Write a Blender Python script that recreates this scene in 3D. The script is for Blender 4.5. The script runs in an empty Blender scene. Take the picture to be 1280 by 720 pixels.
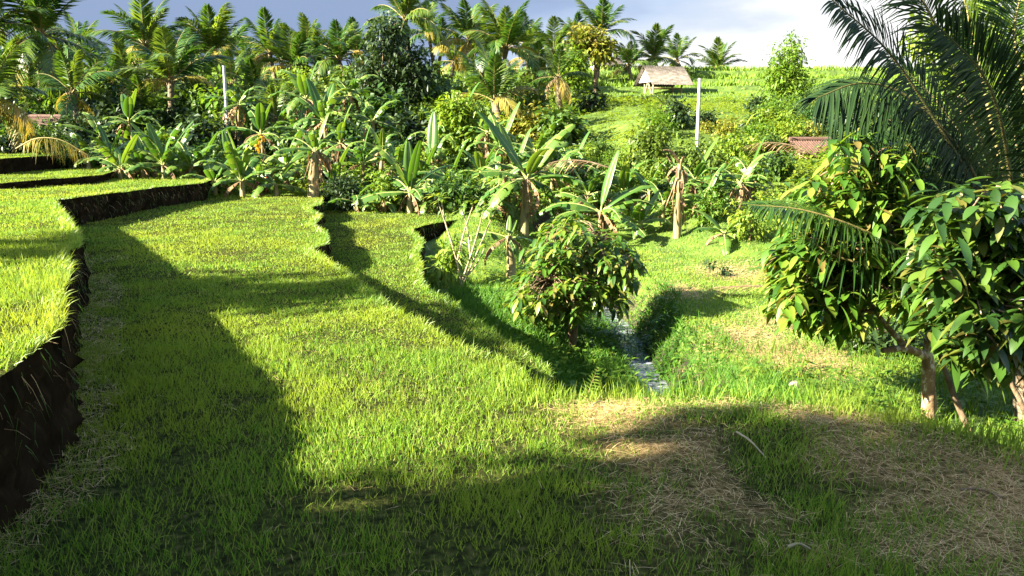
import bpy, math
import numpy as np
from mathutils import Vector, Matrix
from mathutils.geometry import delaunay_2d_cdt

C = bpy.context.scene.collection
scene = bpy.context.scene
rs = np.random.RandomState(7)
R = math.radians
TAU = 2 * math.pi

# ------------------------------------------------------------------ camera, world, sun, exposure
CAM_Z, PITCH, FPX = 2.1, R(10.6), 1044.0
cd = bpy.data.cameras.new('camera'); cam = bpy.data.objects.new('camera', cd); C.objects.link(cam)
cam.location = (0, 0, CAM_Z); cam.rotation_euler = (math.pi / 2 - PITCH, 0, 0)
cd.sensor_width = 36; cd.lens = 36 * FPX / 1280; cd.clip_start = 0.05; cd.clip_end = 9000
scene.camera = cam
SUN_EL = R(27); SUN_H = np.array([-0.93, -0.36]); SUN_H = SUN_H / np.linalg.norm(SUN_H)
TOSUN = Vector((SUN_H[0] * math.cos(SUN_EL), SUN_H[1] * math.cos(SUN_EL), math.sin(SUN_EL)))
sl = bpy.data.lights.new('sun', 'SUN'); sl.energy = 5.0; sl.angle = R(0.5); sl.color = (1.0, 0.92, 0.76)
so = bpy.data.objects.new('sun', sl); C.objects.link(so)
so.rotation_euler = (-TOSUN).to_track_quat('-Z', 'Y').to_euler()
so.location = (-40, -20, 40)
scene.view_settings.view_transform = 'Standard'
scene.view_settings.look = 'None'
scene.view_settings.gamma = 1
scene.view_settings.exposure = 3.1
scene.cycles.max_bounces = 6
scene.cycles.transparent_max_bounces = 4
scene.cycles.use_denoising = True

w = bpy.data.worlds.new('World'); scene.world = w; w.use_nodes = True
nt = w.node_tree; nt.nodes.clear()
def wn(t, **k):
    n = nt.nodes.new(t)
    for a, b in k.items(): setattr(n, a, b)
    return n
out = wn('ShaderNodeOutputWorld')
sky = wn('ShaderNodeTexSky', sky_type='NISHITA', sun_disc=False)
sky.sun_elevation = SUN_EL; sky.sun_rotation = math.atan2(SUN_H[0], SUN_H[1])
bg1 = wn('ShaderNodeBackground'); bg1.inputs[1].default_value = 0.065
nt.links.new(sky.outputs[0], bg1.inputs[0])
tc = wn('ShaderNodeTexCoord')
mp = wn('ShaderNodeMapping'); mp.inputs['Scale'].default_value = (1.0, 1.0, 3.4)
mp.inputs['Location'].default_value = (0.35, 0.1, 0.0)
nt.links.new(tc.outputs['Generated'], mp.inputs[0])
nz = wn('ShaderNodeTexNoise'); nz.inputs['Scale'].default_value = 2.6; nz.inputs['Detail'].default_value = 7
nz.inputs['Roughness'].default_value = 0.52
nt.links.new(mp.outputs[0], nz.inputs[0])
sx = wn('ShaderNodeSeparateXYZ'); nt.links.new(tc.outputs['Generated'], sx.inputs[0])
def wmath(op, a, b, clamp=False):
    n = wn('ShaderNodeMath', operation=op); n.use_clamp = clamp
    for i, v in enumerate((a, b)):
        if isinstance(v, (int, float)): n.inputs[i].default_value = v
        else: nt.links.new(v, n.inputs[i])
    return n.outputs[0]
# cloud brightness rises to the right and towards the horizon, broken up by noise
br = wmath('ADD', wmath('MULTIPLY', sx.outputs['X'], 1.85), wmath('MULTIPLY', wmath('SUBTRACT', nz.outputs[0], 0.5), 1.9))
br = wmath('ADD', br, wmath('MULTIPLY', wmath('SUBTRACT', 0.10, sx.outputs['Z']), 2.2))
br = wmath('ADD', br, 0.40)
# the cloud deck darkens overhead
hi = wmath('MULTIPLY', wmath('SUBTRACT', sx.outputs['Z'], 0.16), 1.7, True)
br = wmath('SUBTRACT', br, wmath('MULTIPLY', hi, 0.38))
cr = wn('ShaderNodeValToRGB'); nt.links.new(br, cr.inputs[0])
e = cr.color_ramp.elements
e[0].position = 0.0; e[0].color = (0.060, 0.080, 0.122, 1)
e[1].position = 0.95; e[1].color = (0.24, 0.24, 0.24, 1)
x = e.new(0.25); x.color = (0.078, 0.102, 0.150, 1)
x = e.new(0.48); x.color = (0.115, 0.140, 0.182, 1)
x = e.new(0.70); x.color = (0.15, 0.165, 0.188, 1)
bg2 = wn('ShaderNodeBackground'); bg2.inputs[1].default_value = 0.62
nt.links.new(cr.outputs[0], bg2.inputs[0])
# clouds lie in the low sky; higher up the clear sky shows
mk = wmath('SUBTRACT', 1.0, wmath('MULTIPLY', wmath('SUBTRACT', sx.outputs['Z'], 0.24), 3.2, True), True)
mix = wn('ShaderNodeMixShader'); nt.links.new(mk, mix.inputs[0])
nt.links.new(bg1.outputs[0], mix.inputs[1]); nt.links.new(bg2.outputs[0], mix.inputs[2])
nt.links.new(mix.outputs[0], out.inputs[0])

# ------------------------------------------------------------------ helpers
def ray(px, py):
    u = (px - 640) / FPX; v = (360 - py) / FPX
    c, s = math.cos(PITCH), math.sin(PITCH)
    return np.array([u, c + v * s, -s + v * c])
def G(px, py, z=0.0):                       # pixel -> point on the level z
    d = ray(px, py); t = (z - CAM_Z) / d[2]
    return np.array([d[0] * t, d[1] * t, z])
def at(px, py, Y):                          # pixel -> point at distance Y
    d = ray(px, py); t = Y / d[1]
    return np.array([d[0] * t, Y, CAM_Z + d[2] * t])

class MB:
    def __init__(s): s.v = []; s.f = []; s.m = []; s.n = 0
    def add(s, V, F, mi=0):
        V = np.asarray(V, float).reshape(-1, 3); F = np.asarray(F, int)
        s.v.append(V); s.f.append(F + s.n); s.m.append(np.full(len(F), mi)); s.n += len(V)
    def mesh(s, name, mats, smooth=False):
        me = bpy.data.meshes.new(name)
        V = np.concatenate(s.v) if s.v else np.zeros((0, 3))
        me.vertices.add(len(V)); me.vertices.foreach_set('co', V.astype(np.float32).ravel())
        if s.f:
            cnt = np.concatenate([np.full(len(f), f.shape[1]) for f in s.f])
            loops = np.concatenate([f.ravel() for f in s.f])
            st = np.concatenate([[0], np.cumsum(cnt)[:-1]])
            me.loops.add(len(loops)); me.loops.foreach_set('vertex_index', loops.astype(np.int32))
            me.polygons.add(len(cnt)); me.polygons.foreach_set('loop_start', st.astype(np.int32))
            me.polygons.foreach_set('material_index', np.concatenate(s.m).astype(np.int32))
            if smooth: me.polygons.foreach_set('use_smooth', np.ones(len(cnt), bool))
        for m in (mats if isinstance(mats, (list, tuple)) else [mats]): me.materials.append(m)
        me.update(calc_edges=True)
        return me
    def build(s, name, mats, parent=None, smooth=False):
        o = bpy.data.objects.new(name, s.mesh(name, mats, smooth)); C.objects.link(o)
        if parent is not None: o.parent = parent
        return o

def tag(o, label=None, cat=None, group=None, kind=None):
    if label: o['label'] = label
    if cat: o['category'] = cat
    if group: o['group'] = group
    if kind: o['kind'] = kind
    return o
def thing(name, label, cat, loc, rz=0.0, group=None):
    o = bpy.data.objects.new(name, None); C.objects.link(o); o.empty_display_size = 0.2
    o.location = loc; o.rotation_euler = (0, 0, rz)
    return tag(o, label, cat, group)
def inst(name, me, parent, loc=(0, 0, 0), rot=(0, 0, 0), sc=1.0):
    o = bpy.data.objects.new(name, me); C.objects.link(o); o.parent = parent
    o.location = loc; o.rotation_euler = rot; o.scale = (sc,) * 3 if np.isscalar(sc) else sc
    return o

def nrm(a): return a / np.maximum(np.linalg.norm(a, axis=-1, keepdims=True), 1e-9)
OV = lambda t: np.sin(np.pi * np.clip(t, 0, 1) ** 1.05) ** 0.85
CO = lambda t: np.sin(np.pi * np.clip(t, 0, 1) ** 1.12) ** 0.75
LN = lambda t: np.minimum(1, 5 * t + .25) * (1 - t ** 2.2)

def leaves(mb, base, d, L, W, up=None, droop=0.2, K=3, fold=0.2, prof=OV, mi=0, flat=False):
    base = np.atleast_2d(base).astype(float); N = len(base)
    d = nrm(np.broadcast_to(np.asarray(d, float), (N, 3)))
    up = np.broadcast_to(np.array([0, 0, 1.0]) if up is None else up, (N, 3))
    L = np.broadcast_to(L, (N,)); W = np.broadcast_to(W, (N,)); droop = np.broadcast_to(droop, (N,))
    side = nrm(np.cross(d, up) + 1e-6); un = np.cross(side, d)
    t = np.linspace(0, 1, K + 1)
    c = base[:, None] + d[:, None] * (L[:, None] * t)[..., None]
    c[..., 2] -= (droop * L)[:, None] * t ** 2
    hw = np.maximum(prof(t), 0.02)[None] * W[:, None] * .5
    l = c - side[:, None] * hw[..., None]; r = c + side[:, None] * hw[..., None]
    if flat:
        V = np.stack([l, r], 2).reshape(-1, 3); S = 2
        k = np.arange(K); q = np.stack([k * 2, k * 2 + 1, k * 2 + 3, k * 2 + 2], 1)
    else:
        lift = un[:, None] * (hw * fold)[..., None]
        V = np.stack([l + lift, c, r + lift], 2).reshape(-1, 3); S = 3
        k = np.arange(K) * 3
        q = np.concatenate([np.stack([k, k + 1, k + 4, k + 3], 1), np.stack([k + 1, k + 2, k + 5, k + 4], 1)])
    F = (q[None] + (np.arange(N) * S * (K + 1))[:, None, None]).reshape(-1, 4)
    mb.add(V, F, mi)

def tube(mb, pts, rad, n=8, mi=0, wob=0.0, cap=True):
    pts = np.asarray(pts, float); M = len(pts); rad = np.broadcast_to(rad, (M,))
    tan = nrm(np.gradient(pts, axis=0))
    ref = np.array([0.0, 1, 0]) if abs(tan[0][1]) < .9 else np.array([1.0, 0, 0])
    a = nrm(np.cross(tan, ref)); b = np.cross(tan, a)
    th = np.arange(n) * TAU / n
    rr = rad[:, None] * (1 + wob * rs.randn(M, n))
    V = pts[:, None] + a[:, None] * (np.cos(th) * rr)[..., None] + b[:, None] * (np.sin(th) * rr)[..., None]
    i = np.arange(M - 1)[:, None] * n; j = np.arange(n)[None]; j2 = (j + 1) % n
    F = np.stack([i + j, i + j2, i + n + j2, i + n + j], -1).reshape(-1, 4)
    mb.add(V.reshape(-1, 3), F, mi)
    if cap: mb.add(V[-1], [list(range(n))], mi); mb.add(V[0], [list(range(n))[::-1]], mi)
def box(mb, c, s, rz=0.0, mi=0, M=None):
    x, y, z = np.array(s) / 2
    V = np.array([[-x, -y, -z], [x, -y, -z], [x, y, -z], [-x, y, -z], [-x, -y, z], [x, -y, z], [x, y, z], [-x, y, z]])
    if M is not None: V = V @ np.asarray(M).T
    cz, sz = math.cos(rz), math.sin(rz)
    V = V @ np.array([[cz, sz, 0], [-sz, cz, 0], [0, 0, 1]]) + np.array(c)
    mb.add(V, [[0, 3, 2, 1], [4, 5, 6, 7], [0, 1, 5, 4], [1, 2, 6, 5], [2, 3, 7, 6], [3, 0, 4, 7]], mi)
def curve(p, n):                            # smooth polyline through points
    p = np.asarray(p, float); m = len(p)
    if m == 2: t = np.linspace(0, 1, n)[:, None]; return p[0] * (1 - t) + p[1] * t
    q = np.concatenate([[2 * p[0] - p[1]], p, [2 * p[-1] - p[-2]]]); o = []
    for u in np.linspace(0, m - 1, n):
        i = min(int(u), m - 2); f = u - i; a, b, c, d = q[i:i + 4]
        o.append(.5 * (2 * b + (c - a) * f + (2 * a - 5 * b + 4 * c - d) * f * f + (3 * b - a - 3 * c + d) * f ** 3))
    return np.array(o)
def wave(x, y, s=1.0, k=0):
    return (np.sin(x * 1.7 * s + 1.3 + k) * np.cos(y * 1.3 * s + .7 * k) + .6 * np.sin(x * 3.1 * s + y * 2.3 * s + 2.1 + k)
            + .4 * np.sin(y * 5.3 * s - x * 4.1 * s + k) ) / 2.0
def hash2(x, y, s):                         # smooth value noise 0..1
    x = np.asarray(x) / s; y = np.asarray(y) / s
    xi = np.floor(x); yi = np.floor(y); fx = x - xi; fy = y - yi
    fx = fx * fx * (3 - 2 * fx); fy = fy * fy * (3 - 2 * fy)
    h = lambda a, b: np.modf(np.abs(np.sin(a * 127.1 + b * 311.7) * 43758.5453))[0]
    return (h(xi, yi) * (1 - fx) + h(xi + 1, yi) * fx) * (1 - fy) + (h(xi, yi + 1) * (1 - fx) + h(xi + 1, yi + 1) * fx) * fy
def sstep(a, b, x):
    t = np.clip((x - a) / (b - a), 0, 1); return t * t * (3 - 2 * t)
def inpoly(P, x, y):
    P = np.asarray(P); r = np.zeros(np.shape(x), bool); j = len(P) - 1
    for i in range(len(P)):
        xi, yi = P[i]; xj, yj = P[j]
        c = (yi > y) != (yj > y)
        r ^= c & (x < (xj - xi) * (y - yi) / (yj - yi + 1e-12) + xi); j = i
    return r

# ------------------------------------------------------------------ materials
def mat(name):
    m = bpy.data.materials.new(name); m.use_nodes = True; t = m.node_tree; t.nodes.clear(); return m, t
def N(t, ty, **k):
    n = t.nodes.new(ty)
    for a, b in k.items(): setattr(n, a, b)
    return n
def ramp(t, stops, fac):
    r = N(t, 'ShaderNodeValToRGB'); el = r.color_ramp.elements
    while len(el) < len(stops): el.new(0.5)
    for e, (p, c) in zip(el, stops): e.position = p; e.color = (*c, 1)
    t.links.new(fac, r.inputs[0]); return r.outputs[0]
def leaf_mat(name, cols, rough=.5, transl=.35, tcol=(1.25, 1.15, .5), spec=.35, patch=None, pscale=.6, objvar=0.0):
    m, t = mat(name)
    g = N(t, 'ShaderNodeNewGeometry')
    n = len(cols); c = ramp(t, [(i / max(n - 1, 1), q) for i, q in enumerate(cols)], g.outputs['Random Per Island'])
    if patch is not None:
        tcx = N(t, 'ShaderNodeTexCoord'); z = N(t, 'ShaderNodeTexNoise'); z.inputs['Scale'].default_value = pscale
        z.inputs['Detail'].default_value = 4
        t.links.new(tcx.outputs['Object'], z.inputs[0])
        f = ramp(t, [(.45, (0, 0, 0)), (.68, (1, 1, 1))], z.outputs[0])
        mx = N(t, 'ShaderNodeMix', data_type='RGBA'); t.links.new(f, mx.inputs[0]); t.links.new(c, mx.inputs[6])
        mx.inputs[7].default_value = (*patch, 1); c = mx.outputs[2]
    if objvar:
        oi = N(t, 'ShaderNodeObjectInfo'); h = N(t, 'ShaderNodeHueSaturation')
        mr = N(t, 'ShaderNodeMapRange'); mr.inputs[3].default_value = 1 - objvar; mr.inputs[4].default_value = 1 + objvar
        t.links.new(oi.outputs['Random'], mr.inputs[0]); t.links.new(mr.outputs[0], h.inputs['Value'])
        mr2 = N(t, 'ShaderNodeMapRange'); mr2.inputs[3].default_value = .5 + objvar * .09; mr2.inputs[4].default_value = .5 - objvar * .09
        t.links.new(oi.outputs['Random'], mr2.inputs[0]); t.links.new(mr2.outputs[0], h.inputs['Hue'])
        t.links.new(c, h.inputs['Color']); c = h.outputs[0]
    p = N(t, 'ShaderNodeBsdfPrincipled'); p.inputs['Roughness'].default_value = rough; p.inputs['Specular IOR Level'].default_value = spec
    t.links.new(c, p.inputs['Base Color'])
    tr = N(t, 'ShaderNodeBsdfTranslucent'); mu = N(t, 'ShaderNodeMix', data_type='RGBA', blend_type='MULTIPLY')
    mu.inputs[0].default_value = 1; t.links.new(c, mu.inputs[6]); mu.inputs[7].default_value = (*tcol, 1)
    t.links.new(mu.outputs[2], tr.inputs[0])
    mix = N(t, 'ShaderNodeMixShader'); mix.inputs[0].default_value = transl
    t.links.new(p.outputs[0], mix.inputs[1]); t.links.new(tr.outputs[0], mix.inputs[2])
    o = N(t, 'ShaderNodeOutputMaterial'); t.links.new(mix.outputs[0], o.inputs[0]); return m
def solid_mat(name, stops, scale=4, rough=.85, stretch=(1, 1, 1), bump=.4, spec=.2, detail=6, metallic=0, bscale=None):
    m, t = mat(name); tcx = N(t, 'ShaderNodeTexCoord'); mp = N(t, 'ShaderNodeMapping'); mp.inputs['Scale'].default_value = stretch
    t.links.new(tcx.outputs['Object'], mp.inputs[0])
    z = N(t, 'ShaderNodeTexNoise'); z.inputs['Scale'].default_value = scale; z.inputs['Detail'].default_value = detail; z.inputs['Roughness'].default_value = .62
    t.links.new(mp.outputs[0], z.inputs[0])
    c = ramp(t, stops, z.outputs[0])
    p = N(t, 'ShaderNodeBsdfPrincipled'); p.inputs['Roughness'].default_value = rough; p.inputs['Specular IOR Level'].default_value = spec
    p.inputs['Metallic'].default_value = metallic
    t.links.new(c, p.inputs['Base Color'])
    if bump:
        b = N(t, 'ShaderNodeBump'); b.inputs['Strength'].default_value = bump; b.inputs['Distance'].default_value = .05
        t.links.new(z.outputs[0], b.inputs['Height']); t.links.new(b.outputs[0], p.inputs['Normal'])
    o = N(t, 'ShaderNodeOutputMaterial'); t.links.new(p.outputs[0], o.inputs[0]); return m

M = {}
M['turf'] = solid_mat('turf', [(.34, (.012, .012, .006)), (.48, (.030, .036, .010)), (.58, (.055, .062, .014)), (.68, (.10, .075, .035))], 17, bump=1.0, spec=.0, detail=9)
def turf_dry(m):
    t = m.node_tree; p = next(n for n in t.nodes if n.type == 'BSDF_PRINCIPLED'); src = p.inputs['Base Color'].links[0].from_socket
    at_ = N(t, 'ShaderNodeAttribute', attribute_name='dry'); tcx = N(t, 'ShaderNodeTexCoord'); z = N(t, 'ShaderNodeTexNoise'); z.inputs['Scale'].default_value = 26; z.inputs['Detail'].default_value = 4
    t.links.new(tcx.outputs['Object'], z.inputs[0]); c = ramp(t, [(.3, (.07, .045, .018)), (.5, (.22, .145, .06)), (.7, (.38, .26, .115))], z.outputs[0])
    mx = N(t, 'ShaderNodeMix', data_type='RGBA'); t.links.new(at_.outputs['Fac'], mx.inputs[0]); t.links.new(src, mx.inputs[6]); t.links.new(c, mx.inputs[7]); t.links.new(mx.outputs[2], p.inputs['Base Color'])
turf_dry(M['turf'])
M['earth'] = solid_mat('earth_bank', [(.3, (.006, .005, .003)), (.55, (.020, .014, .008)), (.75, (.045, .03, .016))], 5, stretch=(1, 1, .35), bump=.9, spec=0.0)
M['mud'] = solid_mat('stream_mud', [(.3, (.012, .010, .006)), (.55, (.03, .024, .014)), (.75, (.07, .05, .03))], 4, bump=.9)
M['ground'] = solid_mat('valley_ground', [(.3, (.025, .04, .008)), (.5, (.06, .10, .014)), (.66, (.10, .15, .02)), (.85, (.12, .09, .035))], 1.1, bump=.5)
M['grass'] = leaf_mat('grass_blades', [(.045, .115, .014), (.095, .20, .020), (.140, .25, .026), (.18, .28, .032), (.27, .31, .08)], .42, .46, patch=(.225, .285, .03), pscale=.42)
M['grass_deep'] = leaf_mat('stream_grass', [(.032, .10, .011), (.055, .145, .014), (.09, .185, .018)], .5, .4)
M['weed'] = leaf_mat('weed_leaves', [(.045, .11, .010), (.075, .155, .012), (.11, .195, .016), (.16, .21, .024)], .5, .45)
M['slope'] = leaf_mat('slope_leaves', [(.09, .17, .012), (.14, .22, .015), (.18, .25, .018), (.22, .26, .03)], .6, .48, patch=(.19, .25, .02), pscale=.15)
M['field'] = leaf_mat('crop_leaves', [(.10, .20, .014), (.14, .24, .018), (.18, .26, .024)], .55, .45)
M['straw'] = leaf_mat('straw', [(.27, .17, .06), (.46, .31, .13), (.60, .44, .21)], .8, .15, (1, .9, .7))
M['dead'] = leaf_mat('dead_leaf', [(.08, .045, .02), (.19, .115, .05), (.34, .24, .12)], .8, .2, (1, .85, .6))
M['palm'] = leaf_mat('palm_leaflets', [(.032, .075, .010), (.055, .115, .014), (.10, .16, .020)], .4, .42, spec=.5, objvar=.3)
M['palm_y'] = leaf_mat('palm_leaflets_yellowing', [(.16, .15, .02), (.22, .19, .03), (.30, .22, .05)], .45, .35, objvar=.15)
M['palm_near'] = leaf_mat('palm_leaflets_backlit', [(.009, .024, .008), (.014, .033, .009), (.022, .044, .011)], .6, .12, spec=.12)  # backlit darkness of the near fronds is put into the leaflet colour
M['rachis'] = solid_mat('palm_rachis', [(.3, (.13, .12, .035)), (.7, (.24, .18, .06))], 6, .55)
M['rachis_dark'] = solid_mat('dark_palm_rachis', [(.3, (.04, .045, .012)), (.7, (.085, .07, .025))], 6, .6)
M['banana'] = leaf_mat('banana_leaf', [(.05, .115, .014), (.075, .15, .018), (.11, .18, .022)], .42, .42, spec=.45, objvar=.22)
M['midrib'] = solid_mat('banana_midrib', [(.3, (.20, .24, .06)), (.7, (.30, .32, .10))], 5, .5)
M['stem'] = solid_mat('banana_stem', [(.3, (.10, .07, .03)), (.5, (.20, .17, .07)), (.7, (.30, .25, .12))], 5, .6, (1, 1, .3))
M['cocoa'] = leaf_mat('cocoa_leaf', [(.016, .043, .009), (.022, .06, .009), (.035, .085, .010), (.055, .115, .012), (.09, .15, .016), (.12, .10, .025)], .4, .38, spec=.5)
M['cocoa_sunlit'] = leaf_mat('cocoa_leaf_sunlit', [(.028, .075, .010), (.045, .115, .011), (.07, .155, .013), (.11, .195, .017), (.17, .22, .026), (.16, .12, .03)], .42, .42, spec=.45)  # paler copy of the cocoa leaf, with the sunlit look in its colour
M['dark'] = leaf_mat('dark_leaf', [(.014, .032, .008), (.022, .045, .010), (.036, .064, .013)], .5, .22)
M['mid'] = leaf_mat('green_leaf', [(.034, .075, .010), (.052, .105, .012), (.08, .135, .015)], .5, .38, objvar=.3)
M['light'] = leaf_mat('light_leaf', [(.095, .18, .013), (.135, .22, .016), (.18, .24, .024)], .5, .45, objvar=.22)
M['gold'] = leaf_mat('golden_leaf', [(.11, .15, .014), (.18, .20, .02), (.22, .17, .028)], .5, .33)
M['bark'] = solid_mat('bark', [(.35, (.06, .04, .022)), (.55, (.13, .09, .05)), (.7, (.22, .17, .11))], 7, .9, (1, 1, .5), 1.0)
M['lichen'] = solid_mat('lichen_bark', [(.3, (.10, .06, .03)), (.48, (.22, .14, .075)), (.56, (.27, .18, .10)), (.62, (.55, .50, .40))], 11, .9, (1, 1, .7), .8)
M['palebark'] = solid_mat('pale_bark', [(.35, (.20, .16, .09)), (.65, (.38, .31, .19))], 8, .85, (1, 1, .4), .5)
M['palmbark'] = solid_mat('palm_bark', [(.35, (.07, .055, .035)), (.65, (.20, .16, .10))], 6, .9, (.4, .4, 3), 1.0)
M['concrete'] = solid_mat('pale_concrete', [(.3, (.30, .29, .27)), (.7, (.46, .45, .43))], 5, .8, bump=.2)
M['greypole'] = solid_mat('grey_concrete', [(.3, (.22, .23, .25)), (.7, (.36, .37, .40))], 5, .8, bump=.2)
M['roofing'] = solid_mat('weathered_roofing', [(.3, (.03, .025, .019)), (.5, (.07, .059, .047)), (.7, (.115, .10, .085))], 3, .7, (1, 3, 1), .4)
M['white'] = solid_mat('whitewash', [(.3, (.60, .59, .56)), (.7, (.78, .77, .74))], 3, .8, bump=.2)
M['timber'] = solid_mat('timber', [(.3, (.16, .11, .06)), (.7, (.34, .25, .14))], 6, .85, (1, 1, .3), .5)
M['tile'] = solid_mat('clay_tile', [(.3, (.055, .032, .022)), (.7, (.12, .07, .05))], 8, .8, bump=.5)
M['stone'] = solid_mat('stone', [(.3, (.16, .14, .11)), (.7, (.34, .30, .25))], 6, .9, bump=.6)
M['red'] = leaf_mat('red_leaf', [(.16, .015, .02), (.26, .03, .04)], .5, .3, (1, .6, .6))
M['yellow'] = leaf_mat('yellow_bloom', [(.45, .26, .02), (.6, .36, .03)], .6, .3)
def water_mat():
    m, t = mat('stream_water'); p = N(t, 'ShaderNodeBsdfPrincipled'); p.inputs['Base Color'].default_value = (.05, .055, .05, 1)
    p.inputs['Roughness'].default_value = .10; p.inputs['IOR'].default_value = 1.33; p.inputs['Specular IOR Level'].default_value = .9
    tcx = N(t, 'ShaderNodeTexCoord'); mp = N(t, 'ShaderNodeMapping'); mp.inputs['Scale'].default_value = (2.0, 5.5, 1)
    z = N(t, 'ShaderNodeTexNoise'); z.inputs['Scale'].default_value = 2.2; z.inputs['Detail'].default_value = 3
    t.links.new(tcx.outputs['Object'], mp.inputs[0]); t.links.new(mp.outputs[0], z.inputs[0])
    b = N(t, 'ShaderNodeBump'); b.inputs['Strength'].default_value = .28; b.inputs['Distance'].default_value = .06
    t.links.new(z.outputs[0], b.inputs['Height']); t.links.new(b.outputs[0], p.inputs['Normal'])
    # pale sky reflection on the ripples, painted into the base colour
    f = ramp(t, [(.52, (0, 0, 0)), (.74, (1, 1, 1))], z.outputs[0])
    mx = N(t, 'ShaderNodeMix', data_type='RGBA'); t.links.new(f, mx.inputs[0]); mx.inputs[6].default_value = (.09, .10, .11, 1); mx.inputs[7].default_value = (.34, .37, .42, 1)
    t.links.new(mx.outputs[2], p.inputs['Base Color'])
    o = N(t, 'ShaderNodeOutputMaterial'); t.links.new(p.outputs[0], o.inputs[0]); return m
M['water'] = water_mat()

def drymask(x, y):                            # 0..1, how much of the sward is cut and dead
    a = sstep(.3, 1.0, x) * np.exp(-((y - 5.0 + .24 * (x - 1.5)) / 1.0) ** 2)
    return np.clip(a * (-.75 + 2.4 * (.65 * hash2(x, y, .55) + .35 * hash2(x + 9, y, .17))) + .9 * np.exp(-((x - .72) ** 2 + ((y - 6.05) * .9) ** 2) / .09), 0, 1)
def baremask(x, y):                           # worn tan spots on the meadow
    o = 0
    for a, b, r in ((3.5, 12.3, .55), (4.1, 11.3, .5), (1.9, 19.5, .6), (3.2, 16.2, .5), (4.6, 13.6, .5), (5.0, 18.5, .7)): o = o + np.exp(-((x - a) ** 2 + (y - b) ** 2 * .6) / r ** 2)
    return np.clip(o, 0, 1)
# ------------------------------------------------------------------ terrain
STREAM = curve([(2.6, 5.5), (2.45, 9), (2.32, 11.5), (2.25, 13), (2.22, 14), (2.2, 16.5), (1.9, 19), (1.5, 22), (1.3, 27)], 60)
def stream_dist(x, y):
    d = np.full(np.shape(x), 1e9); sgn = np.zeros(np.shape(x))
    for i in range(len(STREAM) - 1):
        a = STREAM[i]; b = STREAM[i + 1]; ab = b - a
        t = np.clip(((x - a[0]) * ab[0] + (y - a[1]) * ab[1]) / (ab @ ab), 0, 1)
        qx = x - (a[0] + ab[0] * t); qy = y - (a[1] + ab[1] * t); q = np.hypot(qx, qy)
        m = q < d; d = np.where(m, q, d); sgn = np.where(m, ab[0] * qy - ab[1] * qx, sgn)
    return d, sgn                              # sgn > 0: left bank
HP = np.array([(0, -1), (24, -1), (27, -.7), (30, -.1), (34, .7), (38, 1.5), (42, 2.4), (48, 3.4), (53, 4.0), (58, 4.55), (61, 4.75), (62, 5.3), (66, 5.5),
               (66.7, 6.15), (71, 6.35), (71.8, 7.1), (78, 7.45), (100, 7.8), (4000, 9)])
def base_z(x, y):
    x = np.asarray(x, float); y = np.asarray(y, float)
    sh = 6 * sstep(2.5, 6.5, x) * (1 - sstep(12, 24, x)) * (1 - sstep(32, 55, y)) * sstep(12, 20, y)
    z = np.interp(y + sh, HP[:, 0], HP[:, 1])
    z = z + .10 * wave(x, y, .35) * sstep(18, 40, y) + .03 * wave(x, y, 1.2, 2)
    z = z + .5 * sstep(18, 22, y) * (1 - sstep(.6, 2.6, x)) * sstep(-2.4, -1.5, x) * (1 - sstep(27, 30, y))
    d, s = stream_dist(x, y)
    z = z - .38 * (s > 0) * sstep(.5, 1.2, d) * (1 - sstep(3.2, 4.2, d)) * (1 - sstep(13, 17, y)) * sstep(5, 7, y)
    wl = np.where(s > 0, 2.2, .85)
    z = z - .80 * (1 - sstep(.14, 1, d / wl)) * (1 - sstep(26, 28, y))
    z = z - .25 * (1 - sstep(.10, .34, d)) * (1 - sstep(26, 28, y))
    return z
def lines(segs):
    o = [segs[0][0]]
    for a, b, st in segs: o += list(np.linspace(a, b, max(2, int(round((b - a) / st)) + 1))[1:])
    return np.array(o)
gx = lines([(-3000, -400, 650), (-400, -80, 80), (-80, -30, 5), (-30, -2, .7), (-2, 6, .14), (6, 14, .4), (14, 40, 1.2), (40, 80, 5), (80, 400, 80), (400, 3000, 650)])
gy = lines([(-60, -5, 6), (-5, 5, .8), (5, 22, .16), (22, 30, .4), (30, 60, .8), (60, 74, .33), (74, 110, 3), (110, 400, 60), (400, 4000, 600)])
X, Y = np.meshgrid(gx, gy, indexing='ij')
Z = base_z(X, Y)
nx, ny = X.shape
ii = (np.arange(nx - 1)[:, None] * ny + np.arange(ny - 1)[None]).ravel()
mb = MB(); qq = np.stack([ii, ii + ny, ii + ny + 1, ii + 1], 1); VV = np.stack([X, Y, Z], -1).reshape(-1, 3); mb.add(VV, qq)
fc = VV[qq].mean(1); near = (fc[:, 1] > 5) & (fc[:, 1] < 28) & (np.abs(fc[:, 0] - 2) < 4); dq = np.full(len(qq), 9.0); dq[near] = stream_dist(fc[near, 0], fc[near, 1])[0]
mb.m[0] = (dq < .50 + .2 * rs.randn(len(qq)) * .5).astype(int)
tag(mb.build('ground', [M['ground'], M['mud']], smooth=True), 'valley floor and hillside under the plants', kind='structure')

def gxy(lst, z): return [tuple(G(a, b, z if not callable(z) else z)[:2]) for a, b in lst]
def z0f(x, y): return .81 - .0125 * (np.clip(y, 2, 30) - 4) + .02 * wave(x, y, .9, 4)
def z1f(x, y):
    b = .16 * np.exp(-((y - 5.6 + .10 * x) / .75) ** 2) * sstep(.2, 1.2, x)
    return b + .022 * wave(x, y, .8, 1) * sstep(2, 5, y)
def z2f(x, y): return -.45 - .50 * (1 - sstep(8.5, 15, y)) + .02 * wave(x, y, .8, 6)
def zxy(lst):
    o = []
    for a, b in lst:
        z = -.6
        for _ in range(30): p = G(a, b, z); z = .5 * z + .5 * float(-.45 - .50 * (1 - sstep(8.5, 15, p[1])))
        o.append((p[0], p[1]))
    return o
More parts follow.
